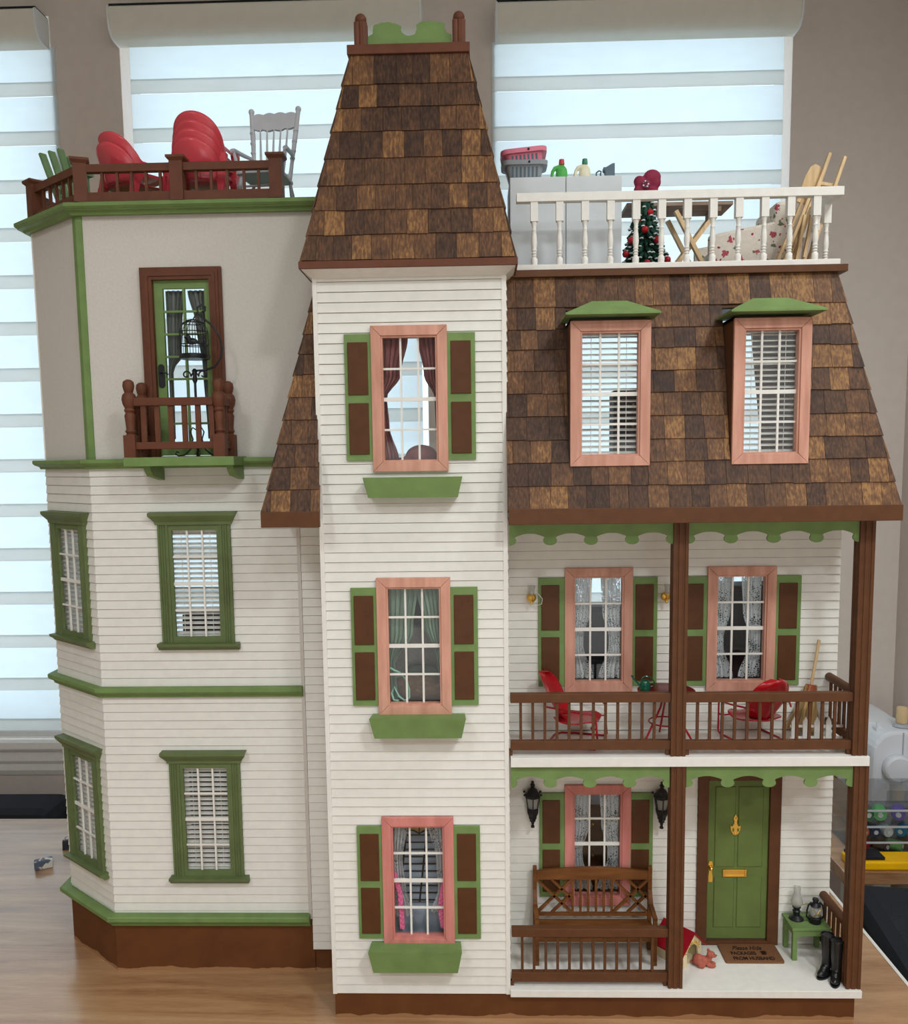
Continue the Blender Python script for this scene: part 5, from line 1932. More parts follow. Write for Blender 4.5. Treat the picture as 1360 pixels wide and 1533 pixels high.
br = thing('broom', 'straw broom with rusty binding leaning in the upper porch corner', 'broom', (0.4760, 0.0900, UZ), 0, None, math.radians(-5), math.radians(10))
MB().tube([(0, 0, 0.060), (0, 0, 0.136)], 0.0022, 10).build('handle', 'pine', br, smooth=60)
m = MB()
rr = random.Random(4)
for i in range(150):
    aa = rr.uniform(0, 2 * math.pi)
    q = math.sqrt(rr.random())
    x0, y0 = 0.0085 * q * math.cos(aa), 0.005 * q * math.sin(aa)
    x1, y1 = 0.0235 * q * math.cos(aa) + rr.uniform(-0.002, 0.002), 0.0095 * q * math.sin(aa)
    m.tube([(x0, y0, 0.066 + rr.uniform(0, 0.006)), (x0 * 1.25, y0 * 1.2, 0.050), (x1, y1, 0.0045 + rr.uniform(0, 0.003))], 0.0009, 4)
stuff(m.build('bristles', 'straw', br))
MB().lathe([(0.0080, 0.052), (0.0092, 0.055), (0.0090, 0.066), (0.0078, 0.071), (0.0030, 0.072)], n=16, sy=0.65).build('binding', 'rust_twine', br, smooth=40)

pf_ = thing('picket_fence', 'miniature white picket fence panel in the upper porch corner', 'fence', (0.4810, 0.0480, UZ))
for i in range(4):
    x = -0.0325 + i * 0.0155
    MB().prism([(x - 0.0035, 0), (x + 0.0035, 0), (x + 0.0035, 0.031), (x, 0.0385), (x - 0.0035, 0.031)], 'y', -0.0012, 0.0012).build('picket', 'trim_white', pf_)
for z in (0.0085, 0.0245):
    MB().box(-0.037, 0.034, 0.00125, 0.0030, z - 0.0016, z + 0.0016).build('rail', 'trim_white', pf_)


def sconce(label, x, z):
    t = thing('wall_sconce', label, 'wall lamp', (x, 0.1020, z), 0, 'brass wall sconces')
    m = MB()
    m.ball((0, 0.0045, 0.0), (0.0068, 0.0040, 0.0068), 14, 10)
    m.tube([(0, 0.003, -0.001), (0, -0.003, -0.0035), (0, -0.006, 0.0), (0, -0.006, 0.0035)], 0.0016, 8)
    m.ball((0, -0.003, -0.0065), 0.0022, 10, 8)
    m.build('back_plate', 'brass', t, smooth=60)
    MB().lathe([(0.0018, 0.0030), (0.0050, 0.0045), (0.0042, 0.0058), (0.0016, 0.0062)], (0, -0.006, 0), 14).build('gallery', 'brass', t, smooth=40)
    MB().lathe([(0.0030, 0.0060), (0.0042, 0.0090), (0.0040, 0.0130), (0.0055, 0.0185), (0.0052, 0.0185), (0.0037, 0.0130), (0.0039, 0.0090), (0.0027, 0.0061)], (0, -0.006, 0), 14).build('glass_chimney', 'frosted_chimney', t, smooth=60)
    MB().ball((0, -0.006, 0.0095), (0.0014, 0.0014, 0.0035), 8, 6).build('bulb', 'machine_white', t, smooth=60)
    return t


sc1 = sconce('brass wall sconce with glass chimney beside the tower', 0.0948, 0.5690)
m = MB()
m.tube([(0.004, 0.001, 0.0085), (0.010, 0.002, 0.0055), (0.0155, 0.002, -0.0015), (0.0145, 0.002, -0.0085), (0.008, 0.003, -0.0115), (0.003, 0.006, -0.009)], 0.0006, 6)
m.build('lead_wire', 'trim_white', sc1, smooth=60)
sconce('brass wall sconce with glass chimney half behind the middle post', 0.2845, 0.5690)

# ------------------------------------------------------------------ balcony: bird cage on a stand
bc_ = thing('birdcage_stand', 'black iron stand with hanging dome birdcage on the small balcony', 'birdcage', (-0.3660, 0.0835, 0.7741))
m = MB()
m.tube([(0, 0, 0.010), (0, 0, 0.115)], 0.0018, 8)
m.lathe([(0.0018, 0.100), (0.0036, 0.104), (0.0026, 0.113), (0.0040, 0.117), (0.0012, 0.120)], n=10)
m.build('pole', 'black_metal', bc_, smooth=60)
hook = [(0.000, 0, 0.117), (0.014, 0, 0.1175), (0.028, 0, 0.122), (0.037, 0, 0.133), (0.0395, 0, 0.147), (0.036, 0, 0.163), (0.026, 0, 0.178), (0.014, 0, 0.188), (0.008, 0, 0.194), (0.0075, 0, 0.201), (0.013, 0, 0.205), (0.0185, 0, 0.202), (0.018, 0, 0.197), (0.0135, 0, 0.196)]
m = MB()
m.tube(hook, 0.0014, 8)
m.build('hook_arm', 'black_metal', bc_, smooth=70)
for sx in (-1, 1):
    m = MB()
    pts = []
    for i in range(22):
        aa = -0.4 + i * 0.30
        r_ = 0.0062 * (1 - i / 30)
        pts.append((sx * (0.0115 - r_ * math.cos(aa)), 0, 0.1115 + r_ * math.sin(aa)))
    m.tube([(sx * 0.001, 0, 0.116)] + pts, 0.0011, 6)
    m.build('scroll', 'black_metal', bc_, smooth=70)
for i in range(4):
    aa = math.radians(20 + 90 * i)
    m = MB()
    pr = [(0.0, 0.036), (0.006, 0.040), (0.009, 0.034), (0.006, 0.024), (0.010, 0.010), (0.018, 0.0025), (0.026, 0.0012), (0.030, 0.004), (0.028, 0.0075), (0.025, 0.006)]
    m.tube([(r_ * math.cos(aa), r_ * math.sin(aa), z) for r_, z in pr], 0.0011, 6)
    m.build('foot_scroll', 'black_metal', bc_, smooth=70)
cx, cz = 0.0010, 0.1325
m = MB()
m.lathe([(0.0195, 0.0), (0.0205, 0.0015), (0.0205, 0.0055), (0.0195, 0.0065), (0.0, 0.0062)], (cx, 0, cz), 24)
m.build('cage_tray', 'black_metal', bc_, smooth=40)
m = MB()
for i in range(16):
    aa = 2 * math.pi * i / 16
    pts = [(0.0190, 0.006), (0.0190, 0.036)] + [(0.0190 * math.cos(math.radians(q)), 0.036 + 0.0170 * math.sin(math.radians(q))) for q in (20, 40, 60, 78)] + [(0.0008, 0.0535)]
    m.tube([(cx + r_ * math.cos(aa), r_ * math.sin(aa), cz + z) for r_, z in pts], 0.0005, 5)
for z, r_ in ((0.019, 0.0192), (0.036, 0.0192), (0.048, 0.0137)):
    m.tube([(cx + r_ * math.cos(2 * math.pi * i / 28), r_ * math.sin(2 * math.pi * i / 28), cz + z) for i in range(28)], 0.0007, 5, closed=True)
m.tube([(cx, 0, cz + 0.053), (0.004, 0, cz + 0.058), (0.0075, 0, cz + 0.0625)], 0.0009, 6)
m.build('cage_bars', 'black_metal', bc_, smooth=70)
m = MB()
m.tube([(cx - 0.013, 0, cz + 0.0185), (cx + 0.013, 0, cz + 0.0185)], 0.0007, 6)
m.build('perch', 'black_metal', bc_)
m = MB()
m.ball((-0.003, 0, 0.0), (0.0085, 0.0042, 0.0046), 14, 10)
m.ball((-0.0085, 0, 0.0058), (0.0042, 0.0036, 0.0040), 14, 10)
m.ball((-0.0128, 0, 0.0056), (0.0022, 0.0010, 0.0010), 10, 8)
m.ball((0.0075, 0, -0.0022), (0.0085, 0.0022, 0.0016), 12, 8)
bd_ = thing('bird_figurine', 'small black bird perched inside the birdcage', 'bird', (-0.3660 + cx, 0.0835, 0.7741 + cz + 0.0240))
remesh(m.build('body', 'black_metal', bd_, smooth=60), 0.0008)
MB().ball((-0.0108, -0.0030, 0.0068), 0.0007, 8, 6).build('eye', 'brass', bd_)


# ------------------------------------------------------------------ bay roof: plastic chairs, rocking chair, green chair
BZ = 1.1218


def mono_chair(label, loc, rz, group):
    """moulded plastic armchair facing -y, about 10 cm tall"""
    t = thing('plastic_chair', label, 'chair', loc, rz, group)

    def shell(u, v):
        # u around from left arm front, over the back, to the right arm front; v up
        a = (u - 0.5) * 2
        s = math.copysign(1, a)
        k = abs(a)
        if k < 0.55:
            q = k / 0.55 * math.pi / 2
            x, y = s * 0.034 * math.sin(q), 0.012 + 0.020 * math.cos(q)
        else:
            q = (k - 0.55) / 0.45
            x, y = s * (0.034 + 0.002 * q), 0.012 - 0.040 * q
        top = 0.062 + 0.048 * (math.cos(k / 0.55 * math.pi / 2) ** 0.9 if k < 0.55 else 0.0)
        bot = 0.044 if k < 0.5 else 0.044 + (top - 0.005 - 0.044) * min(1.0, (k - 0.5) / 0.14)
        z = bot + (top - bot) * v
        lean = 0.014 * max(0.0, (z - 0.044)) / 0.056
        dim = 0.0016 * math.sin(a * 9) * math.sin(v * 7) if k < 0.45 else 0.0
        return (x * (1 + 0.10 * (z - 0.044) / 0.056), y + lean + dim, z)
    m = MB()
    m.grid(shell, 56, 12)
    b_ = m.build('shell_back', 'red_plastic', t, smooth=60)
    sd = b_.modifiers.new('solid', 'SOLIDIFY')
    sd.thickness = 0.0018
    m = MB()

    def seat(u, v):
        a = (u - 0.5) * 2
        return (a * (0.031 + 0.003 * v), 0.027 - 0.058 * v, 0.044 - 0.003 * math.sin(math.pi * v) + 0.002 * a * a - (0.004 * (v - 0.85) / 0.15 if v > 0.85 else 0))
    m.grid(seat, 12, 12)
    s_ = m.build('seat', 'red_plastic', t, smooth=60)
    sd = s_.modifiers.new('solid', 'SOLIDIFY')
    sd.thickness = 0.0018
    for sx in (-1, 1):
        for fy, ty, th_ in ((-0.031, -0.027, 0.0655), (0.034, 0.024, 0.046)):
            m = MB()
            x0 = sx * 0.0385
            x1 = sx * 0.0355
            m.hexa([(x0 - 0.0035, fy - 0.0035, 0), (x0 + 0.0035, fy - 0.0035, 0), (x0 + 0.0035, fy + 0.0035, 0), (x0 - 0.0035, fy + 0.0035, 0)],
                   [(x1 - 0.0055, ty - 0.006, th_), (x1 + 0.0055, ty - 0.006, th_), (x1 + 0.0055, ty + 0.006, th_), (x1 - 0.0055, ty + 0.006, th_)])
            m.build('leg', 'red_plastic', t, bevel=0.001)
    return t


pc0 = mono_chair('red plastic armchair at the bottom of the stack of four', (-0.3655, 0.160, BZ), math.radians(176), 'stack of four red plastic chairs')
pc0.scale = (1.0, 1.0, 0.78)
names4 = ['red plastic armchair second from the bottom of the stack of four', 'red plastic armchair third from the bottom of the stack of four', 'topmost red plastic armchair of the stack of four']
for i in range(3):
    copy_tree(pc0, names4[i], (-0.3655 + 0.0004 * i, 0.160 + 0.0035 * (i + 1), BZ + 0.0126 * (i + 1)))
pc2 = copy_tree(pc0, 'lower of the two red plastic armchairs stacked at the left', (-0.4670, 0.165, BZ), math.radians(148))
pc2['group'] = 'stack of two red plastic chairs'
pc3 = copy_tree(pc0, 'upper of the two red plastic armchairs stacked at the left', (-0.4650, 0.169, BZ + 0.0150), math.radians(148))
pc3['group'] = 'stack of two red plastic chairs'

rk_ = thing('rocking_chair', 'pale grey wooden rocking chair with spindle back on the bay roof', 'rocking chair', (-0.2780, 0.180, BZ), math.radians(-6))
rk_.scale = (1.13, 1.13, 1.13)
ps = []
for sx in (-1, 1):
    m = MB()
    m.tube([(sx * 0.0235, 0.020, 0.045), (sx * 0.0255, 0.026, 0.070), (sx * 0.0285, 0.034, 0.105), (sx * 0.0315, 0.040, 0.138)], [0.0030, 0.0026, 0.0034, 0.0030], 10)
    for z_, k in ((0.075, 0.25), (0.098, 0.6), (0.112, 0.75), (0.085, 0.4)):
        f_ = (z_ - 0.045) / 0.093
        m.ball((sx * (0.0235 + 0.008 * f_), 0.020 + 0.020 * f_, z_), (0.0040, 0.0040, 0.0022), 10, 6)
    m.ball((sx * 0.0317, 0.0405, 0.1405), 0.0042, 10, 8)
    remesh(m.build('back_post', 'rocker_grey', rk_, smooth=60), 0.0010)
m = MB()
top = [(-0.0300, 0.1300)]
for i in range(25):
    x = -0.030 + 0.060 * i / 24
    top.append((x, 0.1345 + 0.0022 * abs(math.sin(i / 24 * math.pi * 4)) + 0.0012 * math.sin(i / 24 * math.pi)))
bot = []
for i in range(25):
    x = 0.030 - 0.060 * i / 24
    bot.append((x, 0.1150 - 0.0020 * abs(math.sin(i / 24 * math.pi * 4)) + 0.004 * (abs(x) / 0.03) ** 3))
Mb = Matrix.Translation((0, 0.0365, 0.12)) @ Matrix.Rotation(math.radians(-12), 4, 'X') @ Matrix.Translation((0, 0, -0.12))
m = MB(Mb)
m.prism(top + bot, 'y', -0.0018, 0.0018)
m.build('crest_rail', 'rocker_grey', rk_)
for i in range(5):
    k = -1 + i * 0.5
    m = MB()
    m.tube([(k * 0.0145, 0.022, 0.051), (k * 0.0165, 0.0275, 0.080), (k * 0.0185, 0.0345, 0.116)], [0.0010, 0.0017, 0.0010], 8)
    m.build('spindle', 'rocker_grey', rk_, smooth=60)
MB().bar((-0.024, 0.022, 0.051), (0.024, 0.022, 0.051), 0.004, 0.006).build('lower_back_rail', 'rocker_grey', rk_)
m = MB()
m.prism([(-0.027, 0.024), (0.027, 0.024), (0.030, -0.030), (0.024, -0.034), (-0.024, -0.034), (-0.030, -0.030)], 'z', 0.0405, 0.0450)
m.build('seat', 'rocker_grey', rk_, bevel=0.0012)
for sx in (-1, 1):
    m = MB()
    m.tube([(sx * 0.0260, 0.0285, 0.0760), (sx * 0.031, 0.006, 0.0745), (sx * 0.0335, -0.024, 0.0715), (sx * 0.034, -0.032, 0.0690)], [0.0022, 0.0026, 0.0030, 0.0024], 8)
    m.build('arm', 'rocker_grey', rk_, smooth=60)
    m = MB()
    m.tube([(sx * 0.0285, -0.026, 0.045), (sx * 0.0305, -0.027, 0.058), (sx * 0.033, -0.028, 0.070)], [0.0016, 0.0026, 0.0016], 8)
    m.build('arm_post', 'rocker_grey', rk_, smooth=60)
    for y0, y1 in ((-0.026, -0.029), (0.018, 0.022)):
        m = MB()
        m.tube([(sx * 0.0245, y0, 0.0405), (sx * 0.0262, (y0 + y1) / 2, 0.026), (sx * 0.0275, y1, 0.0085)], [0.0020, 0.0032, 0.0018], 8)
        m.build('leg', 'rocker_grey', rk_, smooth=60)
    m = MB()
    m.tube([(sx * 0.0280, -0.044 + 0.100 * i / 14, 0.0022 + 0.010 * ((i / 14 - 0.45) * 1.7) ** 2) for i in range(15)], 0.0026, 8)
    m.build('rocker', 'rocker_grey', rk_, smooth=60)
for z in (0.018, 0.027):
    MB().tube([(-0.0265, -0.0275, z), (0.0265, -0.0275, z)], 0.0014, 8).build('stretcher', 'rocker_grey', rk_)

ga = thing('adirondack_chair', 'sage green slatted chair standing at the left corner of the bay roof', 'chair', (-0.5800, 0.275, BZ), math.radians(62))
ga.scale = (1.32, 1.32, 1.32)
for i in range(5):
    x = -0.022 + 0.011 * i
    m = MB()
    h_ = 0.104 - 0.006 * abs(i - 2)
    m.bar((x, 0.016, 0.022), (x * 1.15, 0.044, h_), 0.0085, 0.003, up=(0, 1, 0))
    m.build('back_slat', 'sage_chair', ga)
for i in range(5):
    MB().box(-0.027, 0.027, -0.034 + 0.0105 * i, -0.025 + 0.0105 * i, 0.034 - 0.0025 * i, 0.0365 - 0.0025 * i).build('seat_slat', 'sage_chair', ga)
for sx in (-1, 1):
    MB().box(sx * 0.029 - 0.0025, sx * 0.029 + 0.0025, -0.036, -0.029, 0, 0.052).build('front_leg', 'sage_chair', ga)
    MB().bar((sx * 0.029, -0.034, 0.034), (sx * 0.029, 0.048, 0.003), 0.004, 0.006).build('side_runner', 'sage_chair', ga)
    MB().box(sx * 0.031 - 0.006, sx * 0.031 + 0.006, -0.042, 0.032, 0.0521, 0.0550).build('armrest', 'sage_chair', ga)
MB().bar((-0.034, 0.0300, 0.0500), (0.034, 0.0300, 0.0500), 0.006, 0.004).build('back_brace', 'sage_chair', ga)

# ------------------------------------------------------------------ main roof terrace
MZ = 1.0079
cb_ = thing('toy_cabinet', 'white two-door cabinet behind the white roof railing', 'cabinet', (0.1450, 0.165, MZ))
MB().box(-0.0765, 0.0765, -0.0385, 0.045, 0.0, 0.1400).build('body', 'cabinet_white', cb_)
for sx in (-1, 1):
    d_ = MB().box(min(sx * 0.0006, sx * 0.0763), max(sx * 0.0006, sx * 0.0763), -0.0415, -0.0387, 0.001, 0.1398).build('door', 'cabinet_white', cb_, bevel=0.0006)
CZ = MZ + 0.1402


def basket(label, loc, material, rx, ry):
    t = thing('laundry_basket', label, 'basket', loc, 0, 'toy laundry baskets', rx, ry)

    def ring(z, hx, hy, rad):
        pts = []
        for cx, cy, a0 in ((hx - rad, hy - rad, 0), (-hx + rad, hy - rad, 90), (-hx + rad, -hy + rad, 180), (hx - rad, -hy + rad, 270)):
            for q in range(0, 91, 18):
                pts.append((cx + rad * math.cos(math.radians(a0 + q)), cy + rad * math.sin(math.radians(a0 + q)), z))
        return pts
    m = MB()
    rings = [ring(0.0, 0.021, 0.013, 0.006), ring(0.002, 0.022, 0.014, 0.006), ring(0.0185, 0.0265, 0.0175, 0.008), ring(0.0185, 0.0315, 0.0215, 0.010), ring(0.0245, 0.0320, 0.0220, 0.010), ring(0.0245, 0.0300, 0.0200, 0.009), ring(0.0195, 0.0250, 0.0160, 0.008), ring(0.0030, 0.0205, 0.0125, 0.006)]
    n = len(rings[0])
    vs = [p for r_ in rings for p in r_]
    fs_ = []
    for i in range(len(rings) - 1):
        for j in range(n):
            fs_.append((i * n + j, i * n + (j + 1) % n, (i + 1) * n + (j + 1) % n, (i + 1) * n + j))
    fs_.append(tuple(range(n - 1, -1, -1)))
    fs_.append(tuple((len(rings) - 1) * n + j for j in range(n)))
    m.add(vs, fs_)
    m.build('tub', material, t, smooth=50)
    for i in range(7):
        x = -0.0165 + 0.0055 * i
        m = MB()
        m.hexa([(x - 0.0014, -0.01445, 0.0035), (x + 0.0014, -0.01445, 0.0035), (x + 0.0014, -0.0138, 0.0035), (x - 0.0014, -0.0138, 0.0035)],
               [(x - 0.0014, -0.0172, 0.0165), (x + 0.0014, -0.0172, 0.0165), (x + 0.0014, -0.0165, 0.0165), (x - 0.0014, -0.0165, 0.0165)])
        m.build('slot', 'slate', t)
    m = MB()
    m.tube([(0.006, -0.0215, 0.0215), (0.006, -0.0228, 0.0215)], 0.0016, 8)
    m.build('rim_button', 'dark_plastic', t)
    return t


basket('grey slotted laundry basket under the pink one on the cabinet', (0.0895, 0.150, CZ), 'grey_plastic', 0.0, 0.0)
basket('pink laundry basket nested crookedly in the grey one', (0.0905, 0.150, CZ + 0.0155), 'pink_plastic', math.radians(-3), math.radians(-5))


def jug(label, x, body, capm):
    t = thing('detergent_jug', label, 'jug', (x, 0.142, CZ), 0, 'toy detergent jugs')
    m = MB()
    m.lathe([(0.0075, 0.0), (0.0080, 0.001), (0.0082, 0.009), (0.0074, 0.0145), (0.0045, 0.0185), (0.0034, 0.0195), (0.0034, 0.021)], (0.0025, 0, 0), 16, 1.0, 0.62)
    m.tube([(-0.0105, 0, 0.0012), (-0.0110, 0, 0.006), (-0.0100, 0, 0.0115), (-0.0068, 0, 0.0162), (-0.0015, 0, 0.0178), (0.0030, 0, 0.0160)], [0.0022, 0.0022, 0.0024, 0.0028, 0.0030, 0.0030], 10)
    m.box(-0.0125, 0.004, -0.003, 0.003, 0.0, 0.0025)
    remesh(m.build('body', body, t, smooth=60), 0.0007)
    MB().lathe([(0.0038, 0.0205), (0.0040, 0.022), (0.0034, 0.0275), (0.0010, 0.028)], (0.0025, 0, 0), 14).build('cap', capm, t, smooth=40)
    return t


jug('green detergent jug with red cap on the cabinet', 0.1385, 'green_jug', 'cap_red')
jug('cream detergent jug with green cap on the cabinet', 0.1705, 'cream_jug', 'cap_green')
ap = thing('toy_appliance', 'small slate grey boxy appliance with side handle on the cabinet', 'appliance', (0.2040, 0.142, CZ))
MB().prism([(-0.004, 0.0), (0.0095, 0.0), (0.0095, 0.0200), (0.0060, 0.0195), (-0.0030, 0.0145), (-0.0060, 0.0150), (-0.0060, 0.0105), (-0.0035, 0.0095)], 'y', -0.006, 0.006).build('body', 'slate', ap, bevel=0.0006)
m = MB()
m.tube([(-0.0042, 0, 0.0035), (-0.0080, 0, 0.0020), (-0.0095, 0, 0.0065), (-0.0085, 0, 0.0105), (-0.0115, 0, 0.0115), (-0.0150, 0, 0.0090), (-0.0152, 0, 0.0035), (-0.0160, 0, 0.0012)], 0.0011, 6)
m.build('handle', 'slate', ap, smooth=60)

tr2 = thing('christmas_tree', 'small snowy christmas tree with red balls and a bow', 'christmas tree', (0.2590, 0.155, MZ))
MB().tube([(0, 0, 0), (0, 0, 0.115)], [0.004, 0.0015], 8).build('trunk', 'bench_wood', tr2)
rr = random.Random(21)
g_, w_ = MB(), MB()
for lay in range(13):
    z = 0.008 + lay * 0.0088
    R_ = 0.0390 * (1 - lay / 15.5) + 0.003
    nb = max(9, int(26 * (1 - lay / 17)))
    for i in range(nb):
        aa = 2 * math.pi * (i + rr.random() * 0.5) / nb
        rl_ = R_ * rr.uniform(0.8, 1.08)
        dz = -0.006 * rr.uniform(0.6, 1.2)
        c_, s_2 = math.cos(aa), math.sin(aa)
        g_.tube([(0, 0, z + 0.006), (c_ * rl_ * 0.5, s_2 * rl_ * 0.5, z + 0.004), (c_ * rl_, s_2 * rl_, z + dz)], [0.0012, 0.0042, 0.0014], 5)
        if rr.random() < 0.75:
            w_.ball((c_ * rl_ * 0.92, s_2 * rl_ * 0.92, z + dz + 0.0018), (0.0032, 0.0032, 0.0013), 6, 4)
stuff(g_.build('branches', 'tree_green', tr2))
stuff(w_.build('snow_tips', 'snow', tr2))
for aa, z in ((-100, 0.070), (-60, 0.056), (-95, 0.022), (-150, 0.058), (-140, 0.085), (-70, 0.095), (200, 0.04), (-30, 0.03), (120, 0.05)):
    R_ = 0.0390 * (1 - z / 0.130) + 0.003
    m = MB()
    m.ball((R_ * math.cos(math.radians(aa)), R_ * math.sin(math.radians(aa)), z), 0.0048, 12, 8)
    m.build('bauble', 'ornament_red', tr2, smooth=60)
bwz = 0.128
m = MB()
m.ball((0.0090, -0.002, bwz + 0.017), (0.0125, 0.006, 0.0105), 14, 10)
m.ball((0.0130, -0.002, bwz + 0.010), (0.0085, 0.005, 0.0090), 14, 10)
m.ball((-0.0085, -0.002, bwz + 0.011), (0.0085, 0.005, 0.0085), 14, 10)
m.ball((0.0105, -0.002, bwz + 0.000), (0.0075, 0.0045, 0.0075), 12, 8)
m.ball((-0.0095, -0.002, bwz - 0.001), (0.0075, 0.0045, 0.0080), 12, 8)
m.ball((0, -0.003, bwz + 0.006), (0.0070, 0.0055, 0.0080), 12, 8)
m.tube([(0, 0, 0.112), (0, -0.001, bwz + 0.008)], 0.002, 8)
remesh(m.build('bow', 'bow_maroon', tr2, smooth=60), 0.0012)
for i in range(7):
    aa = 2 * math.pi * i / 7
    MB().ball((-0.001 + 0.0035 * math.cos(aa), -0.0085, bwz + 0.006 + 0.0040 * math.sin(aa)), 0.0013, 8, 6).build('berry', ('snow', 'slate')[i % 2], tr2, smooth=60)

tt = thing('trestle_table', 'weathered wooden table with crossed legs behind the white railing', 'table', (0.3150, 0.205, MZ))
for i in range(4):
    MB().box(-0.078, 0.072, -0.030 + 0.0155 * i, -0.0155 + 0.0155 * i, 0.1120, 0.1170).build('top_plank', 'weathered_wood', tt)
for x in (-0.050, 0.052):
    MB().box(x - 0.004, x + 0.004, -0.028, 0.030, 0.1040, 0.1118).build('cleat', 'weathered_wood', tt)
for y in (-0.026, 0.028):
    MB().bar((-0.008, y, 0.1055), (0.046, y, 0.004), 0.0055, 0.009, up=(0, 1, 0)).build('leg', 'pine', tt)
    MB().bar((0.050, y + 0.0058, 0.1035), (-0.025, y + 0.0058, 0.004), 0.0055, 0.009, up=(0, 1, 0)).build('leg', 'pine', tt)
    m = MB()
    m.tube([(0.0155, y - 0.004, 0.0600), (0.0155, y + 0.010, 0.0600)], 0.0016, 8)
    m.build('pivot_bolt', 'pine', tt)

fa = thing('floral_armchair', 'cream armchair with rose print fabric beside the trestle table', 'armchair', (0.4280, 0.252, MZ))
MB().box(-0.062, 0.036, -0.034, 0.040, 0.0, 0.045).build('seat_base', 'floral_fabric', fa, bevel=0.006)
m = MB()
m.hexa([(-0.066, -0.0445, 0.0), (0.040, -0.0445, 0.0), (0.040, -0.0345, 0.0), (-0.066, -0.0345, 0.0)], [(-0.066, -0.0445, 0.078), (0.040, -0.0445, 0.098), (0.040, -0.0345, 0.098), (-0.066, -0.0345, 0.078)])
m.build('armrest', 'floral_fabric', fa, bevel=0.004)
m = MB()
m.hexa([(-0.066, 0.0405, 0.0), (0.040, 0.0405, 0.0), (0.040, 0.0505, 0.0), (-0.066, 0.0505, 0.0)], [(-0.066, 0.0405, 0.078), (0.040, 0.0405, 0.098), (0.040, 0.0505, 0.098), (-0.066, 0.0505, 0.078)])
m.build('armrest', 'floral_fabric', fa, bevel=0.004)
m = MB()
m.hexa([(0.020, -0.046, 0.0), (0.044, -0.046, 0.0), (0.044, 0.052, 0.0), (0.020, 0.052, 0.0)], [(0.030, -0.046, 0.124), (0.052, -0.046, 0.124), (0.052, 0.052, 0.124), (0.030, 0.052, 0.124)])
m.build('backrest', 'floral_fabric', fa, bevel=0.006)
MB().box(-0.060, 0.024, -0.034, 0.040, 0.0452, 0.060).build('cushion', 'floral_fabric', fa, bevel=0.005)

# folded pine deck chair leaning against the side rail
fd = thing('folded_deck_chair', 'pale pine deck chair folded up at the right end of the roof railing', 'deck chair', (0.4550, 0.150, MZ))
lean = 0.060 / 0.16


def lb(x, y, z0, z1, w, h, name, sh=lean, mt='pine'):
    return MB().bar((x + z0 * sh, y, z0), (x + z1 * sh, y, z1), w, h, up=(0, 1, 0)).build(name, mt, fd)


lb(-0.0130, 0.000, 0.002, 0.118, 0.004, 0.0075, 'side_rail')
lb(0.0130 - 0.019, 0.006, 0.002, 0.150, 0.004, 0.0080, 'side_rail')
lb(-0.0225 + 0.0025, 0.012, 0.002, 0.112, 0.0040, 0.0080, 'side_rail', 0.40)
lb(0.0010, 0.006, 0.012, 0.172, 0.004, 0.0082, 'frame_rail', 0.33)
lb(0.0230, 0.004, 0.012, 0.166, 0.004, 0.0082, 'frame_rail', 0.33)
m = MB(Matrix.Translation((0.0320, 0.012, 0.128)) @ Matrix.Rotation(math.radians(20), 4, 'Y'))
m.prism([(-0.009, -0.022), (0.009, -0.022), (0.0105, 0.015), (0.0090, 0.026), (0.0045, 0.032), (-0.0025, 0.033), (-0.0075, 0.028), (-0.0098, 0.015)], 'y', -0.0015, 0.0015)
m.build('rounded_slat', 'pine', fd)
for z, a_, b_ in ((0.118, 0.026, 0.052), (0.133, 0.046, 0.070), (0.120, 0.042, 0.062)):
    MB().bar((a_, 0.009, z), (b_, 0.009, z - 0.004), 0.004, 0.007, up=(0, 1, 0)).build('crossbar', 'pine', fd)
for x0, z1 in ((0.0085, 0.088), (0.0185, 0.086), (0.0275, 0.104)):
    lb(x0, -0.004, 0.002, z1, 0.0038, 0.0062, 'folded_leg', 0.16)
lb(0.0165, -0.008, 0.030, 0.050, 0.003, 0.006, 'hinge_block', 0.16)
MB().bar((0.006, -0.008, 0.012), (0.036, -0.008, 0.012), 0.0035, 0.006, up=(0, 1, 0)).build('crossbar', 'pine', fd)

# ------------------------------------------------------------------ things on the work table
er = thing('marbled_eraser', 'blue-grey and white marbled eraser lying on the table', 'eraser', (-0.8160, 0.4600, 0.0002), math.radians(30))
m = MB()
m.hexa([(-0.016, -0.010, 0), (0.016, -0.010, 0), (0.016, 0.010, 0), (-0.016, 0.010, 0)], [(-0.015, -0.009, 0.016), (0.017, -0.009, 0.016), (0.017, 0.009, 0.016), (-0.015, 0.009, 0.016)])
m.build('block', 'marbled_rubber', er, bevel=0.002)
ck = thing('black_clip', 'small black binder clip on the table against the bay', 'clip', (-0.8060, 0.5480, 0.0002), math.radians(20))
MB().prism([(-0.010, 0), (0.010, 0), (0.004, 0.016), (-0.004, 0.016)], 'x', -0.012, 0.012).build('jaw', 'dark_plastic', ck)
m = MB()
m.tube([(-0.006, -0.004, 0.016), (-0.006, -0.010, 0.026), (0, -0.011, 0.028), (0.006, -0.010, 0.026), (0.006, -0.004, 0.016)], 0.0008, 6)
m.build('wire_lever', 'grey_plastic', ck, smooth=60)

# ------------------------------------------------------------------ sewing corner
sm = thing('sewing_machine', 'white sewing machine at the right edge of the photo', 'sewing machine', (0.9300, 0.780, 0.0002))


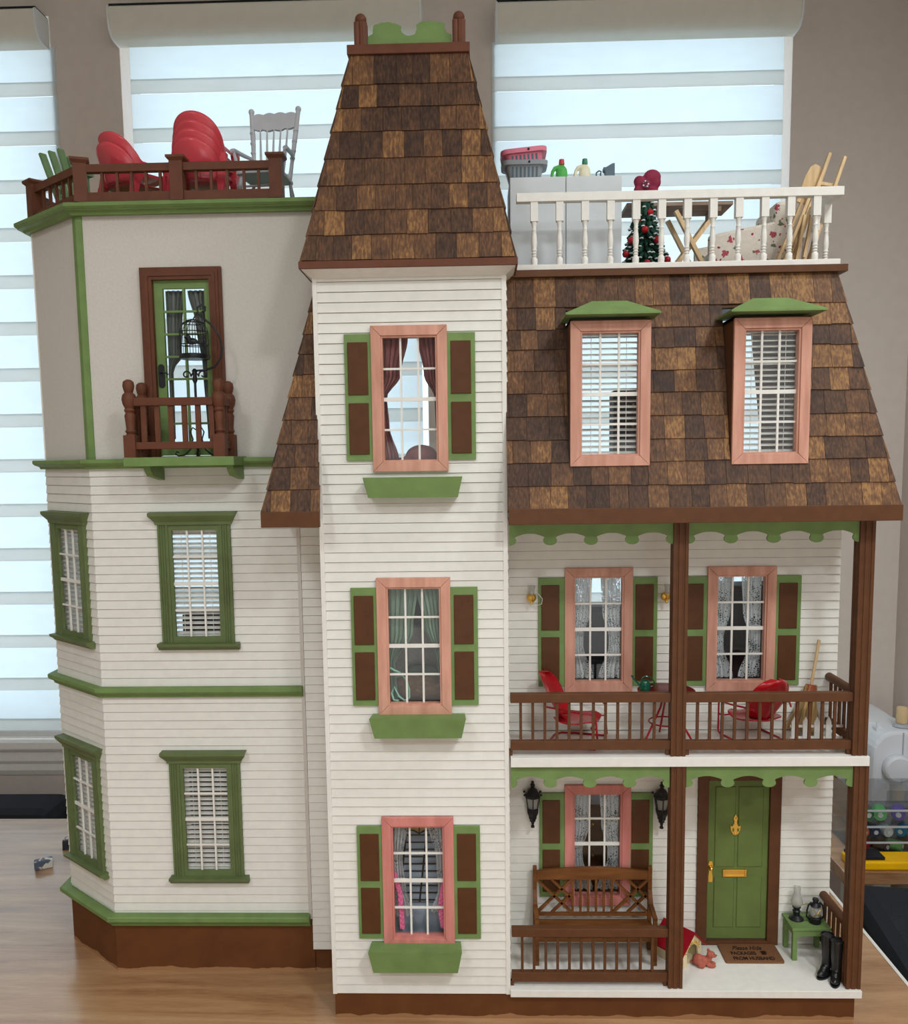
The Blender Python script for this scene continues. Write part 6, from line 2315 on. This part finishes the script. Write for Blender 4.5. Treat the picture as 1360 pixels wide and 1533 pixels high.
def rrect(hx, z0, z1, rad, n=6):
    pts = [(hx, z0), (hx, z1 - rad)]
    for q in range(0, 91, 90 // n):
        pts.append((hx - rad + rad * math.cos(math.radians(q)), z1 - rad + rad * math.sin(math.radians(q))))
    for q in range(90, 181, 90 // n):
        pts.append((-hx + rad + rad * math.cos(math.radians(q)), z1 - rad + rad * math.sin(math.radians(q))))
    pts += [(-hx, z1 - rad), (-hx, z0)]
    out = []
    for p in pts:
        if not out or abs(p[0] - out[-1][0]) + abs(p[1] - out[-1][1]) > 1e-6:
            out.append(p)
    return out


MB().prism(rrect(0.062, 0.0, 0.172, 0.048), 'y', -0.045, 0.035).build('column', 'machine_white', sm, bevel=0.006)
MB().prism(rrect(0.056, 0.105, 0.168, 0.030), 'y', 0.036, 0.200).build('arm', 'machine_white', sm, bevel=0.006)
MB().box(-0.062, 0.062, 0.036, 0.205, 0.0, 0.045).build('bed', 'machine_white', sm, bevel=0.006)
Mw = Matrix.Translation((-0.014, -0.046, 0.094)) @ Matrix.Rotation(math.pi / 2, 4, 'X')
MB(Mw).lathe([(0.029, 0.0), (0.030, 0.004), (0.029, 0.016), (0.025, 0.020), (0.0, 0.0205)], n=36).build('handwheel', 'machine_white', sm, smooth=40)
MB().box(-0.0012, 0.0012, -0.0465, -0.0450, 0.122, 0.170).build('seam', 'machine_grey', sm)
MB().box(-0.030, 0.020, -0.0465, -0.0450, 0.014, 0.042).build('socket_plate', 'machine_grey', sm, bevel=0.004)
MB().lathe([(0.016, 0.172), (0.018, 0.175), (0.012, 0.180), (0.003, 0.181)], (0.012, -0.010, 0), 20).build('spool_base', 'machine_grey', sm, smooth=40)
MB().tube([(-0.040, -0.010, 0.160), (-0.040, -0.010, 0.184)], 0.003, 8).build('bobbin_winder', 'machine_white', sm)
sp_ = thing('thread_spool', 'beige thread spool standing on the sewing machine', 'thread spool', (0.942, 0.770, 0.1815))
MB().lathe([(0.011, 0.0), (0.0122, 0.002), (0.0115, 0.032), (0.0100, 0.035)], n=20).build('thread', 'spool_beige', sp_, smooth=40)

bx = thing('drawer_box', 'clear plastic drawer box full of thread in front of the sewing machine', 'storage box', (0.855, 0.560, 0.0002))
X0, X1, Y0, Y1, HZ = -0.118, 0.120, -0.062, 0.060, 0.112
for nm_, q in (('front_pane', (X0, X1, Y0, Y0 + 0.002, 0.0, HZ)), ('back_pane', (X0, X1, Y1 - 0.002, Y1, 0.0, HZ)), ('side_pane', (X0, X0 + 0.002, Y0 + 0.002, Y1 - 0.002, 0, HZ)), ('side_pane', (X1 - 0.002, X1, Y0 + 0.002, Y1 - 0.002, 0, HZ)), ('top_pane', (X0 + 0.002, X1 - 0.002, Y0 + 0.002, Y1 - 0.002, HZ - 0.002, HZ))):
    MB().box(*q).build(nm_, 'clear_acrylic', bx)
for z in (0.001, 0.032, 0.064):
    MB().box(X0 + 0.0021, X1 - 0.0021, Y0 + 0.0021, Y1 - 0.0021, z, z + 0.0015).build('shelf', 'clear_acrylic', bx)
    MB().box(X0, X1, Y0 - 0.002, Y0 - 0.0002, z + 0.028, z + 0.0315).build('drawer_edge', 'machine_grey', bx)
spools = [('thread_green', -0.095, 0.066), ('thread_lime', -0.066, 0.066), ('thread_purple', -0.030, 0.066), ('thread_white', 0.010, 0.066), ('thread_pink', 0.045, 0.066),
          ('thread_orange', -0.100, 0.034), ('thread_navy', -0.078, 0.034), ('thread_white', -0.055, 0.034), ('thread_teal', -0.022, 0.034), ('thread_red', 0.010, 0.034),
          ('thread_red', -0.092, 0.003), ('thread_navy', -0.062, 0.003), ('thread_lime', -0.035, 0.003)]
lv = {0.066: 'top', 0.034: 'middle', 0.003: 'bottom'}
seen = {}
for mt_, x, z in spools:
    Msp = Matrix.Rotation(RNG.uniform(-0.9, 0.9) if z < 0.05 else RNG.uniform(-0.5, 0.5), 4, 'Z') @ Matrix.Rotation(math.pi / 2, 4, 'X')
    r_ = 0.0125 if z > 0.05 else 0.0105
    col_ = mt_.split('_')[1]
    key = (col_, z)
    t = thing('thread_spool', '%s thread spool lying in the %s drawer of the clear box' % (col_, lv[z]), 'thread spool', (0.855 + x, 0.560 - 0.035, 0.0002 + z + r_ + 0.0006), 0, 'thread spools in the drawer box')
    MB(Msp).lathe([(r_ * 0.9, -0.016), (r_, -0.013), (r_, 0.010), (r_ * 0.9, 0.014)], n=16).build('thread', mt_, t, smooth=40)
    MB(Msp).lathe([(r_ * 0.35, 0.0140), (r_ * 0.42, 0.0150), (r_ * 0.40, 0.0160), (0.0, 0.0160)], n=12).build('core', 'trim_white', t)
yc = thing('yellow_case', 'yellow plastic case below the clear drawer box', 'case', (0.845, 0.465, 0.0002))
MB().box(-0.140, 0.130, -0.020, 0.028, 0.0, 0.016).build('tray', 'yellow_case', yc, bevel=0.003)
MB().box(-0.136, -0.075, -0.012, 0.026, 0.0162, 0.022).build('dark_latch', 'dark_plastic', yc, bevel=0.001)


def office_chair(label, loc, rz):
    t = thing('office_chair', label, 'chair', loc, rz)
    MB().box(-0.23, 0.23, -0.22, 0.22, 0.42, 0.50).build('seat', 'black_fabric', t, bevel=0.03)
    MB().box(-0.24, 0.24, 0.13, 0.27, 0.46, 0.756).build('backrest', 'black_fabric', t, bevel=0.028)
    MB().tube([(0, 0, 0.10), (0, 0, 0.42)], 0.03, 12).build('gas_post', 'dark_plastic', t, smooth=40)
    for i in range(5):
        aa = 2 * math.pi * i / 5 + 0.3
        MB().bar((0, 0, 0.09), (0.27 * math.cos(aa), 0.27 * math.sin(aa), 0.06), 0.04, 0.03).build('base_arm', 'dark_plastic', t)
        MB().ball((0.27 * math.cos(aa), 0.27 * math.sin(aa), 0.03), 0.03, 12, 8).build('caster', 'dark_plastic', t, smooth=60)
    return t


office_chair('black office chair tucked behind the table under the left window', (-1.16, 0.60, -0.75), 0.0).location = (-1.17, 0.580, -0.7498)

office_chair('black office chair between the work table and the sewing table', (0.522, 0.180, -0.7498), math.radians(-97))

# ------------------------------------------------------------------ furniture glimpsed through the windows


def toy_chest(name, label, cat, loc, w, d, h, material, rows, rz=0.0):
    t = thing(name, label, cat, loc, rz)
    MB().box(-w / 2, w / 2, -d / 2, d / 2, 0.006, h).build('carcass', material, t, bevel=0.001)
    for sx in (-1, 1):
        for sy in (-1, 1):
            MB().box(sx * (w / 2 - 0.004) - 0.003, sx * (w / 2 - 0.004) + 0.003, sy * (d / 2 - 0.004) - 0.003, sy * (d / 2 - 0.004) + 0.003, 0.0, 0.006).build('foot', material, t)
    for r_ in range(rows):
        z0_ = 0.010 + (h - 0.014) * r_ / rows
        z1_ = 0.010 + (h - 0.014) * (r_ + 1) / rows - 0.003
        dr = MB().box(-w / 2 + 0.004, w / 2 - 0.004, -d / 2 - 0.002, -d / 2 - 0.0001, z0_, z1_).build('drawer', material, t)
        MB().ball((0, -d / 2 - 0.0035, (z0_ + z1_) / 2), 0.002, 8, 6).build('knob', 'brass', dr, smooth=60)
    return t


mat('charcoal_paint', (74, 76, 82), 0.6, 0.06, 60)
mat('walnut', (116, 82, 58), 0.5, 0.1, 80, (0.15, 1, 1))
toy_chest('toy_dresser', 'charcoal toy dresser seen through the upper porch window nearer the tower', 'dresser', (0.195, 0.260, 0.3682), 0.13, 0.05, 0.165, 'charcoal_paint', 4)
toy_chest('toy_wardrobe', 'charcoal toy wardrobe seen through the upper porch window behind the right chair', 'wardrobe', (0.455, 0.270, 0.3682), 0.10, 0.05, 0.195, 'charcoal_paint', 2)
toy_chest('toy_sideboard', 'walnut toy sideboard seen through the lower porch window', 'sideboard', (0.200, 0.260, 0.0423), 0.16, 0.05, 0.170, 'walnut', 3)
toy_chest('toy_shelf', 'charcoal toy shelf unit behind the dormer window nearer the tower', 'shelf', (0.245, 0.180, 0.6962), 0.055, 0.04, 0.165, 'charcoal_paint', 5)
toy_chest('toy_bookcase', 'charcoal toy bookcase seen through the ground floor bay window', 'bookcase', (-0.400, 0.330, 0.0892), 0.15, 0.05, 0.190, 'charcoal_paint', 5)
toy_chest('toy_sideboard', 'walnut toy cupboard low behind the ground floor bay window', 'cupboard', (-0.385, 0.220, 0.0892), 0.12, 0.04, 0.085, 'walnut', 2)
toy_chest('toy_chest', 'charcoal toy chest low behind the window under the balcony', 'chest', (-0.385, 0.260, 0.4362), 0.13, 0.05, 0.090, 'charcoal_paint', 2)
